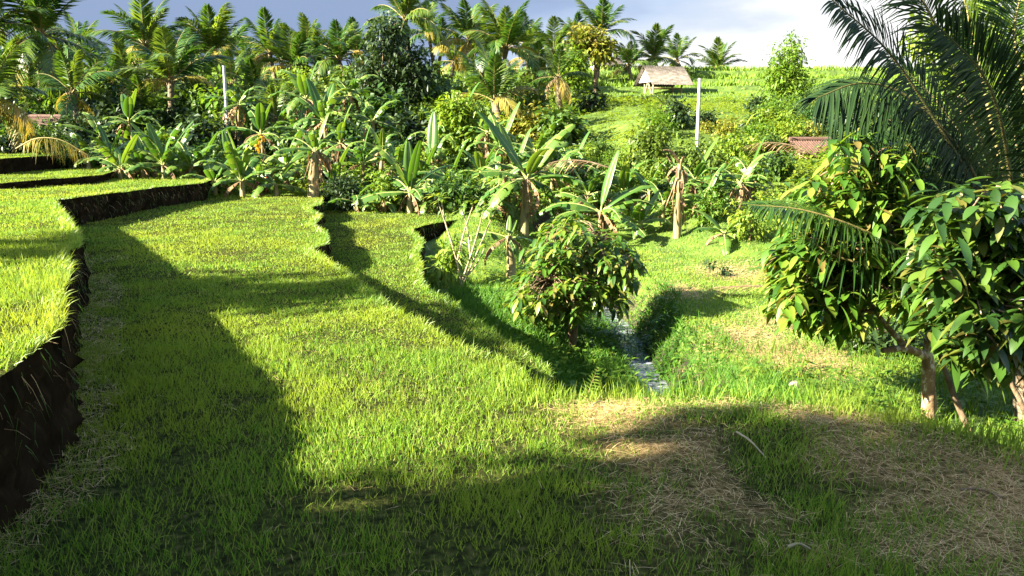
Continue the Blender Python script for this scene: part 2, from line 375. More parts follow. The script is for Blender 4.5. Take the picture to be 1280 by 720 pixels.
# visible edges, each traced on its own level
e0 = []
for a, b in [(6, 467), (50, 434), (77, 409), (83, 380), (79, 363), (90, 338), (85, 315), (100, 309), (102, 299), (87, 278), (77, 263), (65, 251), (137, 242), (200, 234), (254, 229)]:
    z = .8
    for _ in range(6): p = G(a, b, z); z = .81 - .0125 * (min(max(p[1], 2), 30) - 4)
    e0.append((p[0], p[1]))
T0 = [(-2.45, -4), (-2.42, 0), (-2.5, 2.2), (-2.66, 3.6)] + e0 + [(-10.2, 28.5), (-12, 37), (-45, 37), (-45, -4)]
e1 = gxy([(402, 250), (401, 257), (384, 261), (402, 269), (392, 283), (407, 290), (411, 304), (389, 313), (413, 329), (437, 342), (471, 370), (508, 394),
          (529, 401), (560, 422), (590, 434), (640, 452), (658, 468), (651, 489), (690, 500), (760, 504), (840, 505), (910, 506), (1000, 521), (1100, 546), (1200, 571), (1330, 603)], 0)
T1 = [(-46, -5), (-46, 36), (-7.5, 36)] + e1 + [(5.2, 3.2), (6.5, 1.0), (7.5, -5)]
e2 = zxy([(640, 268), (575, 274), (532, 282), (514, 287), (530, 303), (522, 320), (529, 335), (526, 344), (535, 361), (560, 373), (590, 395), (620, 416), (660, 440), (688, 460), (690, 486)])
T2 = [(-9, 34), (-1, 34)] + e2 + [(-1.2, 7.4), (-4, 11), (-7, 16), (-9.5, 24)]
T3e = []
for a, b in [(0, 229), (60, 224), (128, 219)]: T3e.append(tuple(G(a, b, .76)[:2]))
T3 = [(-45, 22)] + [(-17, 24.6)] + T3e + [(-16.0, 36), (-45, 38)]
p = G(0, 199, 1.25); q = G(23, 197, 1.25)
T4 = [(-45, 26.5), (p[0] - 2, p[1] - .5), tuple(p[:2]), tuple(q[:2]), (q[0] - .2, 37), (-45, 39)]

def densify(P, step, jit):
    o = []; n = len(P)
    for i in range(n):
        a = np.array(P[i]); b = np.array(P[(i + 1) % n]); L = np.hypot(*(b - a))
        far = min(a[1], b[1]) < -1 or abs(a[0]) > 20 or max(a[1], b[1]) > 33
        k = max(1, int(L / (step if not far else 3)))
        nn = np.array([(b - a)[1], -(b - a)[0]]) / max(L, 1e-6)
        for j in range(k):
            c = a + (b - a) * j / k
            if not far: c = c + nn * jit * (wave(c[0] * 3, c[1] * 3, 1.0, 3) + .6 * rs.randn() * .6)
            o.append(c)
    return np.array(o)
def terrace(name, P, zf, zb, label, step=.10, jit=.035, grid=.5, bumpy=.05):
    B = densify(P, step, jit); nb = len(B)
    x0, y0 = B.min(0); x1, y1 = B.max(0)
    gxx, gyy = np.meshgrid(np.arange(x0, x1, grid), np.arange(y0, y1, grid))
    gp = np.stack([gxx.ravel(), gyy.ravel()], 1) + rs.rand(gxx.size, 2) * .1
    gp = gp[inpoly(B, gp[:, 0], gp[:, 1]) & (gp[:, 0] > -26) & (gp[:, 1] > -2)]
    for k in range(0, nb, 1):
        pass
    if name == 'terrace' and zf is z1f:
        ax, ay = np.meshgrid(np.arange(-.2, 5.5, .11), np.arange(2.6, 7, .11)); a2 = np.stack([ax.ravel(), ay.ravel()], 1) + rs.rand(ax.size, 2) * .05
        gp = np.concatenate([gp, a2[inpoly(B, a2[:, 0], a2[:, 1])]])
    # keep interior points off the rim
    keep = np.ones(len(gp), bool)
    for k in range(0, len(gp), 400):
        dd = ((gp[k:k + 400, None] - B[None]) ** 2).sum(-1).min(1); keep[k:k + 400] = dd > .02
    gp = gp[keep]
    pts = [Vector(v) for v in np.concatenate([B, gp])]
    vs, _, fs, *_ = delaunay_2d_cdt(pts, [(i, (i + 1) % nb) for i in range(nb)], [], 1, 1e-5)
    V = np.array([(v.x, v.y) for v in vs]); V = np.c_[V, zf(V[:, 0], V[:, 1])]
    mb = MB(); mb.add(V, [list(f) for f in fs if len(f) == 3], 0)
    # rough earth face
    nxt = np.roll(B, -1, 0); prv = np.roll(B, 1, 0); tn = nrm(nxt - prv); nn = np.stack([tn[:, 1], -tn[:, 0]], 1)
    area = (B[:, 0] * nxt[:, 1] - nxt[:, 0] * B[:, 1]).sum()
    if area < 0: nn = -nn
    rows = 12; top = zf(B[:, 0], B[:, 1]); Vb = []
    for r in range(rows):
        f = r / (rows - 1); off = (bumpy * rs.randn(nb) + .05 * f - .06 * np.sin(f * 3.1)) * (r > 0)
        off = off + (.04 * wave(B[:, 0] * 4, B[:, 1] * 4 + f * 9, 1.0, 5)) * (r > 0)
        q = B + nn * off[:, None]; Vb.append(np.c_[q, top + (zb - top) * f])
    Vb = np.concatenate(Vb)
    i = np.arange(nb); j = (i + 1) % nb
    F = np.concatenate([np.stack([r * nb + i, (r + 1) * nb + i, (r + 1) * nb + j, r * nb + j], 1) for r in range(rows - 1)])
    mb.add(Vb, F, 1)
    o = mb.build(name, [M['turf'], M['earth']]); co = np.concatenate(mb.v)
    at_ = o.data.attributes.new('dry', 'FLOAT', 'POINT'); at_.data.foreach_set('value', (drymask(co[:, 0], co[:, 1]) if zf is z1f else np.zeros(len(co))).astype(np.float32))
    tag(o, label, kind='structure')
    return B, nn
B1, N1 = terrace('terrace', T1, z1f, -1.35, 'wide grassy rice terrace in the middle of the picture')
B0, N0 = terrace('terrace', T0, z0f, -.25, 'raised grassy terrace along the left with a dark earth bank', bumpy=.035)
B2, N2 = terrace('terrace', T2, z2f, -1.35, 'lower grassy terrace strip beside the stream gully', bumpy=.05)
B3, N3 = terrace('terrace', T3, lambda x, y: .76 + .015 * wave(x, y, .9), .2, 'low step of turf behind the raised left terrace')
B4, N4 = terrace('terrace', T4, lambda x, y: 1.25 + .02 * wave(x, y, .9), .2, 'highest block of turf at the left edge')

def gz(x, y):
    x = np.asarray(x, float); y = np.asarray(y, float); z = base_z(x, y)
    for P, f in ((T2, z2f), (T1, z1f), (T0, z0f), (T3, lambda a, b: .76 + 0 * a), (T4, lambda a, b: 1.25 + 0 * a)):
        m = inpoly(P, x, y); z = np.where(m, np.maximum(z, f(x, y)), z)
    return z
def gz1(x, y): return float(gz(np.array([x]), np.array([y]))[0])

# stream water: a ribbon lying in the gully
mb = MB(); wx = []
for k, (a, b) in enumerate(STREAM):
    tn = STREAM[min(k + 1, 59)] - STREAM[max(k - 1, 0)]; tn = tn / np.hypot(*tn); nn = np.array([-tn[1], tn[0]])
    zz = -1.90 + .010 * k / 6
    for s in (-.27, -.09, .09, .27): wx.append((a + nn[0] * s, b + nn[1] * s, zz + .012 * math.sin(k * 1.9 + s * 6)))
i = (np.arange(59)[:, None] * 4 + np.arange(3)[None]).ravel()
mb.add(wx, np.stack([i, i + 1, i + 5, i + 4], 1))
tag(mb.build('stream', M['water'], smooth=True), 'narrow stream running through the gully', kind='structure')

# ------------------------------------------------------------------ grass (uncountable)
def scatter(x0, x1, y0, y1, dens):
    n = int((x1 - x0) * (y1 - y0) * dens); return rs.uniform(x0, x1, n), rs.uniform(y0, y1, n)
def frustum(y0, y1, dens, m=1.2):
    hw = .62 * y1 + m; x, y = scatter(-hw, hw, y0, y1, dens); k = np.abs(x) < .62 * y + m; return x[k], y[k]
def blades(mb, x, y, z, h, wd, K, lean=.5, mi=0, out=None):
    n = len(x); az = rs.uniform(0, TAU, n); ln = np.abs(rs.randn(n)) * lean * .6 + .08
    d = np.stack([np.cos(az) * ln, np.sin(az) * ln, np.ones(n)], 1)
    if out is not None: d[:, :2] += out
    up = np.stack([np.cos(az + 1.3), np.sin(az + 1.3), .3 * np.ones(n)], 1)
    up[:, 2] = 0
    leaves(mb, np.stack([x, y, z - .01], 1), d, h, wd, up=up, droop=rs.uniform(.05, .55, n), K=K, prof=lambda t: 1 - t ** 1.6 * .95, flat=True, mi=mi)
mb = MB(); mbd = MB(); mbs = MB()
for y0, y1, dn, K, wd in ((2.6, 5, 4300, 3, .0046), (5, 8, 3400, 3, .0055), (8, 12, 2300, 2, .0078), (12, 18, 1100, 2, .012), (18, 36, 560, 1, .02)):
    x, y = frustum(y0, y1, dn)
    on = [inpoly(T, x, y) for T in (T0, T1, T2, T3, T4)]
    m01 = on[0] | on[1] | on[3] | on[4]; m2 = on[2] & ~m01
    d, s = stream_dist(x, y); low = ~m01 & ~m2 & (d > .22)
    # turf of the terraces, thinner on dry ground, thicker in tussocks
    tuss = hash2(x, y, .22) * .6 + hash2(x, y, .9) * .4
    keep = (rs.rand(len(x)) < np.clip((-.12 if y1 <= 5 else .22 if y1 <= 8 else .45) + 1.35 * tuss, 0, 1)) & (rs.rand(len(x)) > drymask(x, y) * .82) & (rs.rand(len(x)) < np.clip((hash2(x + 50, y + 9, .8) * .6 + hash2(x + 3, y, .3) * .4 - .16) * 6, .34, 1))
    k = (m01 | m2) & keep; n = k.sum()
    hh = (.04 + .085 * rs.rand(n)) * (.5 + 1.0 * tuss[k]) * {5: 1.2, 8: .95, 12: .75, 18: .65, 36: .6}[y1]
    big = rs.rand(n) < .06; hh = np.where(big, hh * 1.7, hh)
    blades(mb, x[k], y[k], gz(x[k], y[k]), hh, wd * rs.uniform(.7, 1.5, n), K, .5 if y1 <= 8 else .9)
    # meadow on the valley floor: short turf right of the stream and far side
    meadow = low & (y > 10.3) & (y < 31) & ((s < 0) & (d > .7) | (y > 16.5)) & keep & (rs.rand(len(x)) > baremask(x, y))
    n = meadow.sum()
    blades(mb, x[meadow], y[meadow], gz(x[meadow], y[meadow]), (.04 + .07 * rs.rand(n)), wd * rs.uniform(.7, 1.5, n), K)
    e2y = np.array(e2)[::-1]; by2 = (y > 12.3) & (y < 21) & (x < np.interp(y, e2y[:, 1], e2y[:, 0]) + .55)
    gully = low & ~by2 & ~meadow & (y > 6) & (y < 20) & (d < np.where(s > 0, 3.6, 1.0)) & (rs.rand(len(x)) < .75); n = gully.sum()
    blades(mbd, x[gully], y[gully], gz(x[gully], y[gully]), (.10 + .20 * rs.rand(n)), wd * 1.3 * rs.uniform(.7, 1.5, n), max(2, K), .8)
    # straw and cut stalks
    k = m01 & (rs.rand(len(x)) < np.clip(drymask(x, y), 0, 1) * .85 + .003); n = k.sum(); az = rs.uniform(0, TAU, n)
    el = np.abs(rs.randn(n)) * .16
    leaves(mbs, np.stack([x[k], y[k], gz(x[k], y[k]) + rs.uniform(.005, .05, n)], 1), np.stack([np.cos(az), np.sin(az), el], 1), rs.uniform(.035, .13, n) * (1 + (rs.rand(n) < .06)),
           wd * rs.uniform(.3, .8, n), droop=.15, K=2, prof=lambda t: 1 - .5 * t, flat=True)
    # dry litter on worn meadow spots and along the foot of the left bank
    k = (meadow | low) & (y > 10) & (rs.rand(len(x)) < baremask(x, y) * 2); k2 = m01 & (np.interp(y, [p_[1] for p_ in T0[2:14]], [p_[0] for p_ in T0[2:14]]) < x) & (x < np.interp(y, [p_[1] for p_ in T0[2:14]], [p_[0] for p_ in T0[2:14]]) + .15 + .5 * hash2(x, y, .6)) & (y < 14) & (rs.rand(len(x)) < .22)
    k = k | k2; n = k.sum(); az = rs.uniform(0, TAU, n)
    leaves(mbs, np.stack([x[k], y[k], gz(x[k], y[k]) + rs.uniform(.005, .04, n)], 1), np.stack([np.cos(az), np.sin(az), np.abs(rs.randn(n)) * .15], 1), rs.uniform(.04, .14, n), wd * rs.uniform(.4, 1.0, n), droop=.15, K=2, prof=lambda t: 1 - .5 * t, flat=True)
# tall fringe on the rims and roots hanging down the banks
for B, nn, zf, P in ((B0, N0, z0f, T0), (B1, N1, z1f, T1), (B2, N2, z2f, T2)):
    m = (np.abs(B[:, 0]) < .62 * B[:, 1] + 2) & (B[:, 1] > 1.5) & (B[:, 1] < 33); b = B[m]; q = nn[m]
    rep = 26; b = np.repeat(b, rep, 0); q = np.repeat(q, rep, 0); n = len(b)
    o = rs.uniform(-.14, .02, n)[:, None]; p = b + q * o + rs.randn(n, 2) * .05
    sc = np.clip(p[:, 1] / 8, 1, 2.2)
    inside = inpoly(P, p[:, 0], p[:, 1]); p = p[inside]; q2 = q[inside]; sc = sc[inside]; n = len(p)
    blades(mb, p[:, 0], p[:, 1], zf(p[:, 0], p[:, 1]), rs.uniform(.05, .17, n), .0065 * sc * rs.uniform(.7, 1.4, n), 2, .6, out=q2 * rs.uniform(-.1, .9, n)[:, None])
    for mbx, prob, w_, l0, l1 in ((mbd, .22, .0045, .03, .09), (mbs, .012, .003, .03, .08)):
        kk = rs.rand(n) < prob; pp = p[kk]; qq = q2[kk]; ss = sc[kk]; c = len(pp); dz = rs.rand(c) ** 1.5 * (.72 if P is T0 else .35)
        leaves(mbx, np.c_[pp + qq * rs.uniform(.03, .13, c)[:, None], zf(pp[:, 0], pp[:, 1]) - dz], np.c_[qq * .35 + rs.randn(c, 2) * .35, rs.uniform(-1.2, -.1, c)], rs.uniform(l0, l1, c), w_ * ss, droop=.7, K=2, prof=lambda t: 1 - .8 * t, flat=True)
    k = rs.rand(n) < .05; p = p[k]; q2 = q2[k]; n = len(p); sc = sc[k]
    bb = np.c_[p + q2 * rs.uniform(.02, .1, n)[:, None], zf(p[:, 0], p[:, 1]) - rs.uniform(0, .3, n)]
    leaves(mbs, bb, np.c_[q2 * .5 + rs.randn(n, 2) * .3, rs.uniform(-.6, .1, n)], rs.uniform(.05, .18, n), .004 * sc, droop=.6, K=2, prof=lambda t: 1 - .7 * t, flat=True)
# tall grass standing along the near rim above the stream, and on the lower ground right of it
b = curve(e1[17:], 200); n = 5200
k = rs.randint(0, 200, n); p = b[k] + rs.randn(n, 2) * .12 + np.array([.0, .05])
blades(mb, p[:, 0], p[:, 1], gz(p[:, 0], p[:, 1]), rs.uniform(.08, .34, n) * (.4 + hash2(p[:, 0], p[:, 1], .25)), .008 * rs.uniform(.7, 1.5, n), 3, .3)
tag(mb.build('grass', M['grass']), 'short bright green grass covering the terraces', 'grass', kind='stuff')
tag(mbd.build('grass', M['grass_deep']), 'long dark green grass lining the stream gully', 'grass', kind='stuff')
tag(mbs.build('straw', M['straw']), 'dry cut straw scattered on the foreground bund', 'straw', kind='stuff')

# low leafy weeds: right-hand floor, gully sides
def weeds(mb, x, y, size, per, lift=.6, K=2):
    n = len(x); z = gz(x, y); X = np.repeat(x, per); Y = np.repeat(y, per); Zz = np.repeat(z, per); S = np.repeat(size, per)
    m = n * per; az = rs.uniform(0, TAU, m); r = rs.rand(m) ** .6 * S * .7
    p = np.stack([X + np.cos(az) * r, Y + np.sin(az) * r, Zz + rs.rand(m) * S * lift * 1.3], 1)
    az2 = az + rs.randn(m) * .7
    d = np.stack([np.cos(az2), np.sin(az2), rs.uniform(-.2, .9, m)], 1)
    leaves(mb, p, d, S * rs.uniform(.35, .75, m), S * rs.uniform(.22, .42, m), droop=.3, K=K, fold=.3)
mb = MB()
x, y = scatter(2.6, 14, 6.6, 14, 34); d, s = stream_dist(x, y)
k = ~inpoly(T1, x, y) & (d > .8) & (hash2(x, y, .8) > .18) & (x < .62 * y + 1.5) & ((y < 10.6) | (x > 5.0)); weeds(mb, x[k], y[k], rs.uniform(.10, .24, k.sum()), 7)
x, y = scatter(-3, 6, 7, 22, 22); d, s = stream_dist(x, y)
k = ~inpoly(T1, x, y) & ~inpoly(T2, x, y) & (d > .27) & (d < 2.6) & ~((y > 12.3) & (y < 21) & (x < np.interp(y, e2y[:, 1], e2y[:, 0]) + .55)) & ((s > 0) | (d < .75)); weeds(mb, x[k], y[k], rs.uniform(.10, .26, k.sum()), 7)
tag(mb.build('weeds', M['weed']), 'low leafy weeds over the stream banks and the floor below the bund', 'weeds', kind='stuff')
mb = MB()
x, y = scatter(2.6, 9, 6.3, 12, 260); d, s = stream_dist(x, y); k = ~inpoly(T1, x, y) & (d > .7) & (x < .62 * y + 1.2); n = k.sum()
blades(mb, x[k], y[k], gz(x[k], y[k]), rs.uniform(.12, .42, n) * (.4 + hash2(x[k], y[k], .4)), .010 * rs.uniform(.7, 1.4, n), 3, .35)
tag(mb.build('grass', M['weed']), 'tall upright grass among the weeds below the bund', 'grass', kind='stuff')

# leafy cover of the far hillside
mb = MB()
for y0, y1, dn, sz in ((25, 34, 13, .32), (34, 46, 10, .38), (46, 62, 7, .42)):
    x, y = frustum(y0, y1, dn, 3)
    k = (base_z(x, y) > -.62) & (hash2(x, y, 2.3) * .6 + hash2(x, y, .8) * .4 > .15) & ~inpoly(T0, x, y) & ~inpoly(T3, x, y) & ~(inpoly(T1, x, y) & (y < 28.6)) & ~(inpoly(T2, x, y) & (y < 26.3)) & ~((x > 6) & (y > 52))
    weeds(mb, x[k], y[k], sz * rs.uniform(.5, 1.2, k.sum()) * (.5 + .8 * hash2(x[k], y[k], 1.7)), 8, .9 if y1 < 35 else .55)
tag(mb.build('undergrowth', M['slope']), 'tangled bright undergrowth covering the far hillside', 'undergrowth', kind='stuff')
# crop and pasture of the far field
mb = MB()
x, y = frustum(46, 96, 16, 4); k = (x > .5 * y * .1 - 2) & (y > 50 - .0 * x); x, y = x[k], y[k]; n = len(x)
blades(mb, x, y, base_z(x, y), rs.uniform(.12, .3, n), .06 * rs.uniform(.7, 1.4, n), 1, .7)
for yy in (62.3, 63.2, 64.2, 67.0, 68.0, 69.0, 72.2, 73.2, 74.4, 76):
    n = 2600; x = rs.uniform(-55, 55, n); y = yy + rs.randn(n) * .13 + .5 * np.sin(x * .08)
    blades(mb, x, y, base_z(x, y), rs.uniform(.35, .75, n), .09 * rs.uniform(.7, 1.4, n), 2, .5)
tag(mb.build('crop', M['field']), 'bright green crop rows on the far hilltop field', 'crop', kind='stuff')

# ------------------------------------------------------------------ plant builders
def frond_mesh(name, rach, nl, Lf, wl, mats, hang=.45, sweep=.55, upv=(0, 0, 1), r0=.03, K=2, t0=.14, vee=.25, jitter=.12, tipL=.35):
    """one palm frond: rachis plus two combs of leaflets (Lf = leaflet length)"""
    rach = np.asarray(rach, float); mb = MB(); m = len(rach)
    tube(mb, rach, np.linspace(r0, r0 * .18, m), 5, 1, cap=False)
    t = np.linspace(t0, .995, nl); u = t * (m - 1); i = np.minimum(u.astype(int), m - 2); f = (u - i)[:, None]
    P = rach[i] * (1 - f) + rach[i + 1] * f; T = nrm(rach[i + 1] - rach[i])
    upv = np.broadcast_to(np.asarray(upv, float), P.shape)
    S = nrm(np.cross(T, upv) + 1e-6); U = np.cross(S, T)
    prof = np.sin(np.pi * np.clip((t - t0) / (1 - t0) * .86 + .12, 0, 1)) ** .7; prof = np.maximum(prof, tipL)
    for sd in (1, -1):
        j = rs.randn(nl, 3) * jitter
        sw = sweep + .55 * t[:, None] ** 2
        d = S * sd + T * sw + U * vee + j
        d[:, 2] -= hang * .4
        leaves(mb, P, d, Lf * prof * rs.uniform(.88, 1.08, nl), wl, up=U, droop=hang * rs.uniform(.7, 1.3, nl), K=K, fold=.35 if K > 2 else .0,
               prof=LN, flat=K <= 2)
    return mb.mesh(name, mats)
def arc(droop, n=14, bend=2.0):
    s = np.linspace(0, 1, n); th = -droop * s ** bend / 1
    dx = np.cos(th); dz = np.sin(th)
    p = np.stack([np.cumsum(dx), 0 * s, np.cumsum(dz)], 1) / n; return p - p[0]
FR = {}
for k, dr in enumerate((.5, 1.0, 1.6)):
    FR['g', k] = [frond_mesh('frond', arc(dr), 48, .25, .034, [M['palm'], M['rachis']], hang=h, r0=.013, tipL=.35) for h in (.35, .7)]
    FR['y', k] = [frond_mesh('frond', arc(dr + .2), 40, .23, .03, [M['palm_y'], M['rachis']], hang=.7, r0=.012, tipL=.3)]
    FR['d', k] = [frond_mesh('frond', arc(dr + .3), 34, .20, .018, [M['dead'], M['bark']], hang=.9, r0=.012, jitter=.25)]
def palm(px, py, Yd, Lf, label, n=17, lean=(0, 0), seed=0, base=None, yellow=.08, dead=.06, spread=1.0, group='coconut palms along the far ridge', trunk_r=.13, name='coconut_palm'):
    r = np.random.RandomState(abs(seed + int(px) * 3 + 11))
    c = at(px, py, Yd); lean = (lean[0] + r.uniform(-.7, .7) * min(1, Lf / 3), lean[1] + r.uniform(-.4, .4)); b = np.array([c[0] - lean[0], c[1] - lean[1]]); bz = gz1(b[0], b[1]) if base is None else base
    t = thing(name, label, 'palm tree', (b[0], b[1], bz), group=group)
    H = max(c[2] - bz, .25); top = np.array([c[0] - b[0], c[1] - b[1], H])
    mb = MB(); s = np.linspace(0, 1, 9)[:, None]
    mid = np.array([top[0] * .25, top[1] * .25, H * .5])
    pts = (1 - s) ** 2 * np.array([0, 0, -.15]) + 2 * s * (1 - s) * mid + s * s * top
    tube(mb, pts, np.linspace(trunk_r * 1.35, trunk_r * .8, 9), 8, wob=.03)
    # leaf bases swelling under the crown
    for k in range(7):
        a = r.uniform(0, TAU); tube(mb, [top + np.array([.05 * math.cos(a), .05 * math.sin(a), -.45]), top + np.array([.22 * math.cos(a), .22 * math.sin(a), .12])], [.05, .03], 5)
    mb.build('trunk', M['palmbark'], t, True)
    for k in range(n):
        az = k * 2.39996 + r.uniform(-.3, .3); f = (k + .5) / n
        el = R(86) - (R(108) * f ** 1.25 + r.uniform(-.12, .12)) * spread
        kd = int(np.clip(f * 2.6 + r.uniform(-.4, .4), 0, 2))
        ty = 'g'
        if f > .72 and r.rand() < yellow * 3: ty = 'y'
        if f > .85 and r.rand() < dead * 4: ty = 'd'
        me = FR[ty, kd][r.randint(len(FR[ty, kd]))]
        inst('frond', me, t, top + np.array([0, 0, .05]), (r.uniform(-.35, .35), -el, az), 1.0 * Lf * r.uniform(.82, 1.08) * (.8 if f < .1 else 1))
    return t

def banana_leaf(name, torn, droop, wr=.26, dead=False):
    r = rs; n = 34; s = np.linspace(0, 1, n + 1); th = -droop * s ** 1.7
    c = np.stack([np.cumsum(np.cos(th)), 0 * s, np.cumsum(np.sin(th))], 1) / (n + 1); c -= c[0]
    mb = MB(); m1 = M['dead'] if dead else M['banana']
    t0 = .13; tub = np.linspace(.016, .003, n + 1); tube(mb, c, tub, 5, 1, cap=False)
    for sd in (1, -1):
        k = 0; ks = np.arange(int(t0 * n), n)
        drop = 0; verts = []; faces = []
        def edge(kk, dr):
            t = kk / n; w = wr * .5 * max(0.02, math.sin(math.pi * min(1, max(0, (t - t0) / (1 - t0)) ** .72 * .93 + .03))) ** .6
            T = np.array([math.cos(th[min(kk, n)]), 0, math.sin(th[min(kk, n)])]); U = np.array([-T[2], 0, T[0]])
            lat = np.array([0, sd, 0]) * math.cos(dr) + U * math.sin(dr) + T * .12
            return c[kk], c[kk] + lat * w * .55 + U * .012, c[kk] + lat * w - np.array([0, 0, .03 * w / .13])
        k = ks[0]
        while k < n:
            run = r.randint(1, 5) if torn else r.randint(8, 16)
            dr = (.15 - abs(r.randn()) * .55) if torn else .22 + r.randn() * .05
            if dead: dr = -1.1 + r.randn() * .4
            e = min(n, k + run); V = []
            for kk in range(k, e + 1): V += list(edge(kk, dr))
            L = e - k; F = []
            for q in range(L):
                a = q * 3; F += [[a, a + 1, a + 4, a + 3], [a + 1, a + 2, a + 5, a + 4]]
            mb.add(V, F, 0); k = e
    return mb.mesh(name, [m1, M['dead'] if dead else M['midrib']], True)
BL = {'whole': [banana_leaf('leaf', False, d, w) for d, w in ((.3, .23), (.8, .22), (1.3, .21))],
      'torn': [banana_leaf('leaf', True, d, w) for d, w in ((.7, .25), (1.2, .24), (1.8, .23), (1.4, .27))],
      'dead': [banana_leaf('leaf', True, d, .16, True) for d in (1.6, 2.2)]}
def banana(px, py, Yd, H, Ls, label, n=8, seed=0, extra=(), dead=2, stem_r=.09, loc=None, group='banana plants along the foot of the hill', els=(80, 10), name='banana_plant'):
    """H = height of the leafless stem, Ls = leaf length; extra = (azimuth deg, elevation deg, length, type, variant)"""
    r = np.random.RandomState(seed + int(px * 7 + py))
    p = G(px, py, 0) if Yd is None else at(px, py, Yd)
    b = (p[0], p[1], gz1(p[0], p[1])) if loc is None else loc
    t = thing(name, label, 'banana plant', b, group=group)
    mb = MB(); q = r.uniform(-.08, .08, 2) * H
    pts = curve([(0, 0, -.1), (q[0] * .3, q[1] * .3, H * .5), (q[0], q[1], H)], 7); tube(mb, pts, np.linspace(stem_r * 1.2, stem_r * .6, 7), 9, wob=.05)
    mb.build('stem', M['stem'], t, True)
    if dead >= 3:
        mk_ = MB(); m = 10 + 4 * dead; az = r.uniform(0, TAU, m); zz = r.uniform(.25, 1.0, m) * H; rr_ = stem_r * 1.05
        ff = zz / H; pb = np.stack([np.cos(az) * rr_ + q[0] * ff, np.sin(az) * rr_ + q[1] * ff, zz], 1)
        leaves(mk_, pb, np.stack([np.cos(az) * r.uniform(0, .55, m), np.sin(az) * r.uniform(0, .55, m), -np.ones(m)], 1), np.minimum(zz * .95, r.uniform(.25, .95, m)), r.uniform(.03, .10, m), up=np.stack([np.cos(az), np.sin(az), .3 * np.ones(m)], 1), droop=.05, K=4, fold=.5, prof=lambda t: (1 - t ** 3) * (.6 + .4 * np.sin(9 * t)))
        mk_.build('dry_skirt', M['dead'], t)
    top = np.array([q[0], q[1], H - .05]); spec = []
    for k in range(n):
        f = k / max(n - 1, 1); spec.append((math.degrees(k * 2.4 + r.uniform(-.4, .4)), els[0] + (els[1] - els[0]) * f + r.uniform(-8, 8), Ls * r.uniform(.75, 1.1), 'whole' if f < .35 and r.rand() < .4 else 'torn', None))
    for k in range(dead): spec.append((r.uniform(0, 360), r.uniform(-35, 0), Ls * .7, 'dead', None))
    for a, el, L, ty, vr in list(spec) + list(extra):
        li = BL[ty]; me = li[r.randint(len(li)) if vr is None else vr]
        if vr is None and ty == 'whole': me = li[0 if el > 60 else (1 if el > 35 else 2)]
        inst('leaf', me, t, top, (r.uniform(-.3, .3), -R(el), R(a)), L)
    return t

def clump_crown(mb, lobes, n, Ls, Ws, r, clump=.5, per=9, K=2, fold=.25, shell=.55):
    """leaf clumps spread through ellipsoid lobes (centre, radii, weight)"""
    wts = np.array([l[2] for l in lobes], float); wts /= wts.sum(); nc = max(1, n // per)
    ks = r.choice(len(lobes), nc, p=wts)
    c = np.array([lobes[k][0] for k in ks]); rad = np.array([np.broadcast_to(lobes[k][1], 3) for k in ks])
    v = nrm(r.randn(nc, 3)); q = (shell + (1 - shell) * r.rand(nc)) * np.where(r.rand(nc) < .2, r.rand(nc), 1)
    cc = c + v * rad * q[:, None]
    P = np.repeat(cc, per, 0); O = np.repeat(nrm(v * rad + 1e-6), per, 0); m = len(P)
    P = P + r.randn(m, 3) * clump * .45
    d = O * .6 + r.randn(m, 3) * .55 + np.array([0, 0, -.12])
    leaves(mb, P, d, Ls * r.uniform(.6, 1.25, m), Ws * r.uniform(.7, 1.2, m), up=np.array([0, 0, 1.0]) + r.randn(m, 3) * .35, droop=r.uniform(.1, .5, m), K=K, fold=fold)
def tree(name, label, cat, base, lobes, n, Ls, Ws, lm, bm='bark', trunk=None, r_t=.12, group=None, seed=1, clump=.5, per=9, K=2, shell=.55):
    """lobes relative to the base"""
    r = np.random.RandomState(seed); t = thing(name, label, cat, base, group=group)
    lob = [(np.array(l[0], float), l[1], l[2]) for l in lobes]
    mb = MB(); zt = min(l[0][2] for l in lob); cx = np.mean([l[0] for l in lob], 0)
    fork = np.array([cx[0] * .3, cx[1] * .3, max(.15, zt * .55)])
    tube(mb, curve([(0, 0, -.15), fork * .55 + r.randn(3) * .03, fork], 6), np.linspace(r_t * 1.2, r_t * .8, 6), 8, wob=.06)
    for c, ra, _ in lob:
        mid = (fork + c) / 2 + r.randn(3) * .12; tube(mb, curve([fork, mid, c], 6), np.linspace(r_t * .6, r_t * .12, 6), 6, wob=.06)
        for _k in range(3):
            e = c + nrm(r.randn(3)) * np.broadcast_to(ra, 3) * .7; tube(mb, [c * .7 + mid * .3, (c + e) / 2 + r.randn(3) * .05, e], [r_t * .25, r_t * .15, r_t * .06], 5)
    mb.build('trunk', M[bm], t, True)
    mb = MB(); clump_crown(mb, lob, n, Ls, Ws, r, clump, per, K, shell=shell); mb.build('crown', M[lm], t)
    return t
def px_tree(name, label, cat, lobes_px, Yd, base_px, n, Ls, Ws, lm, **k):
    """crown lobes given as (px, py, radius x px, radius y px) at distance Yd"""
    b = at(*base_px, Yd); bz = gz1(b[0], b[1]); s = Yd / FPX; lob = []
    for (a, c, rx, ry) in lobes_px:
        p = at(a, c, Yd); lob.append((p - np.array([b[0], b[1], bz]) + np.array([0, rs.uniform(-.3, .3) * rx * s, 0]), (rx * s, (rx + ry) * .5 * s, ry * s), rx * ry))
    return tree(name, label, cat, (b[0], b[1], bz), lob, n, Ls, Ws, lm, **k)

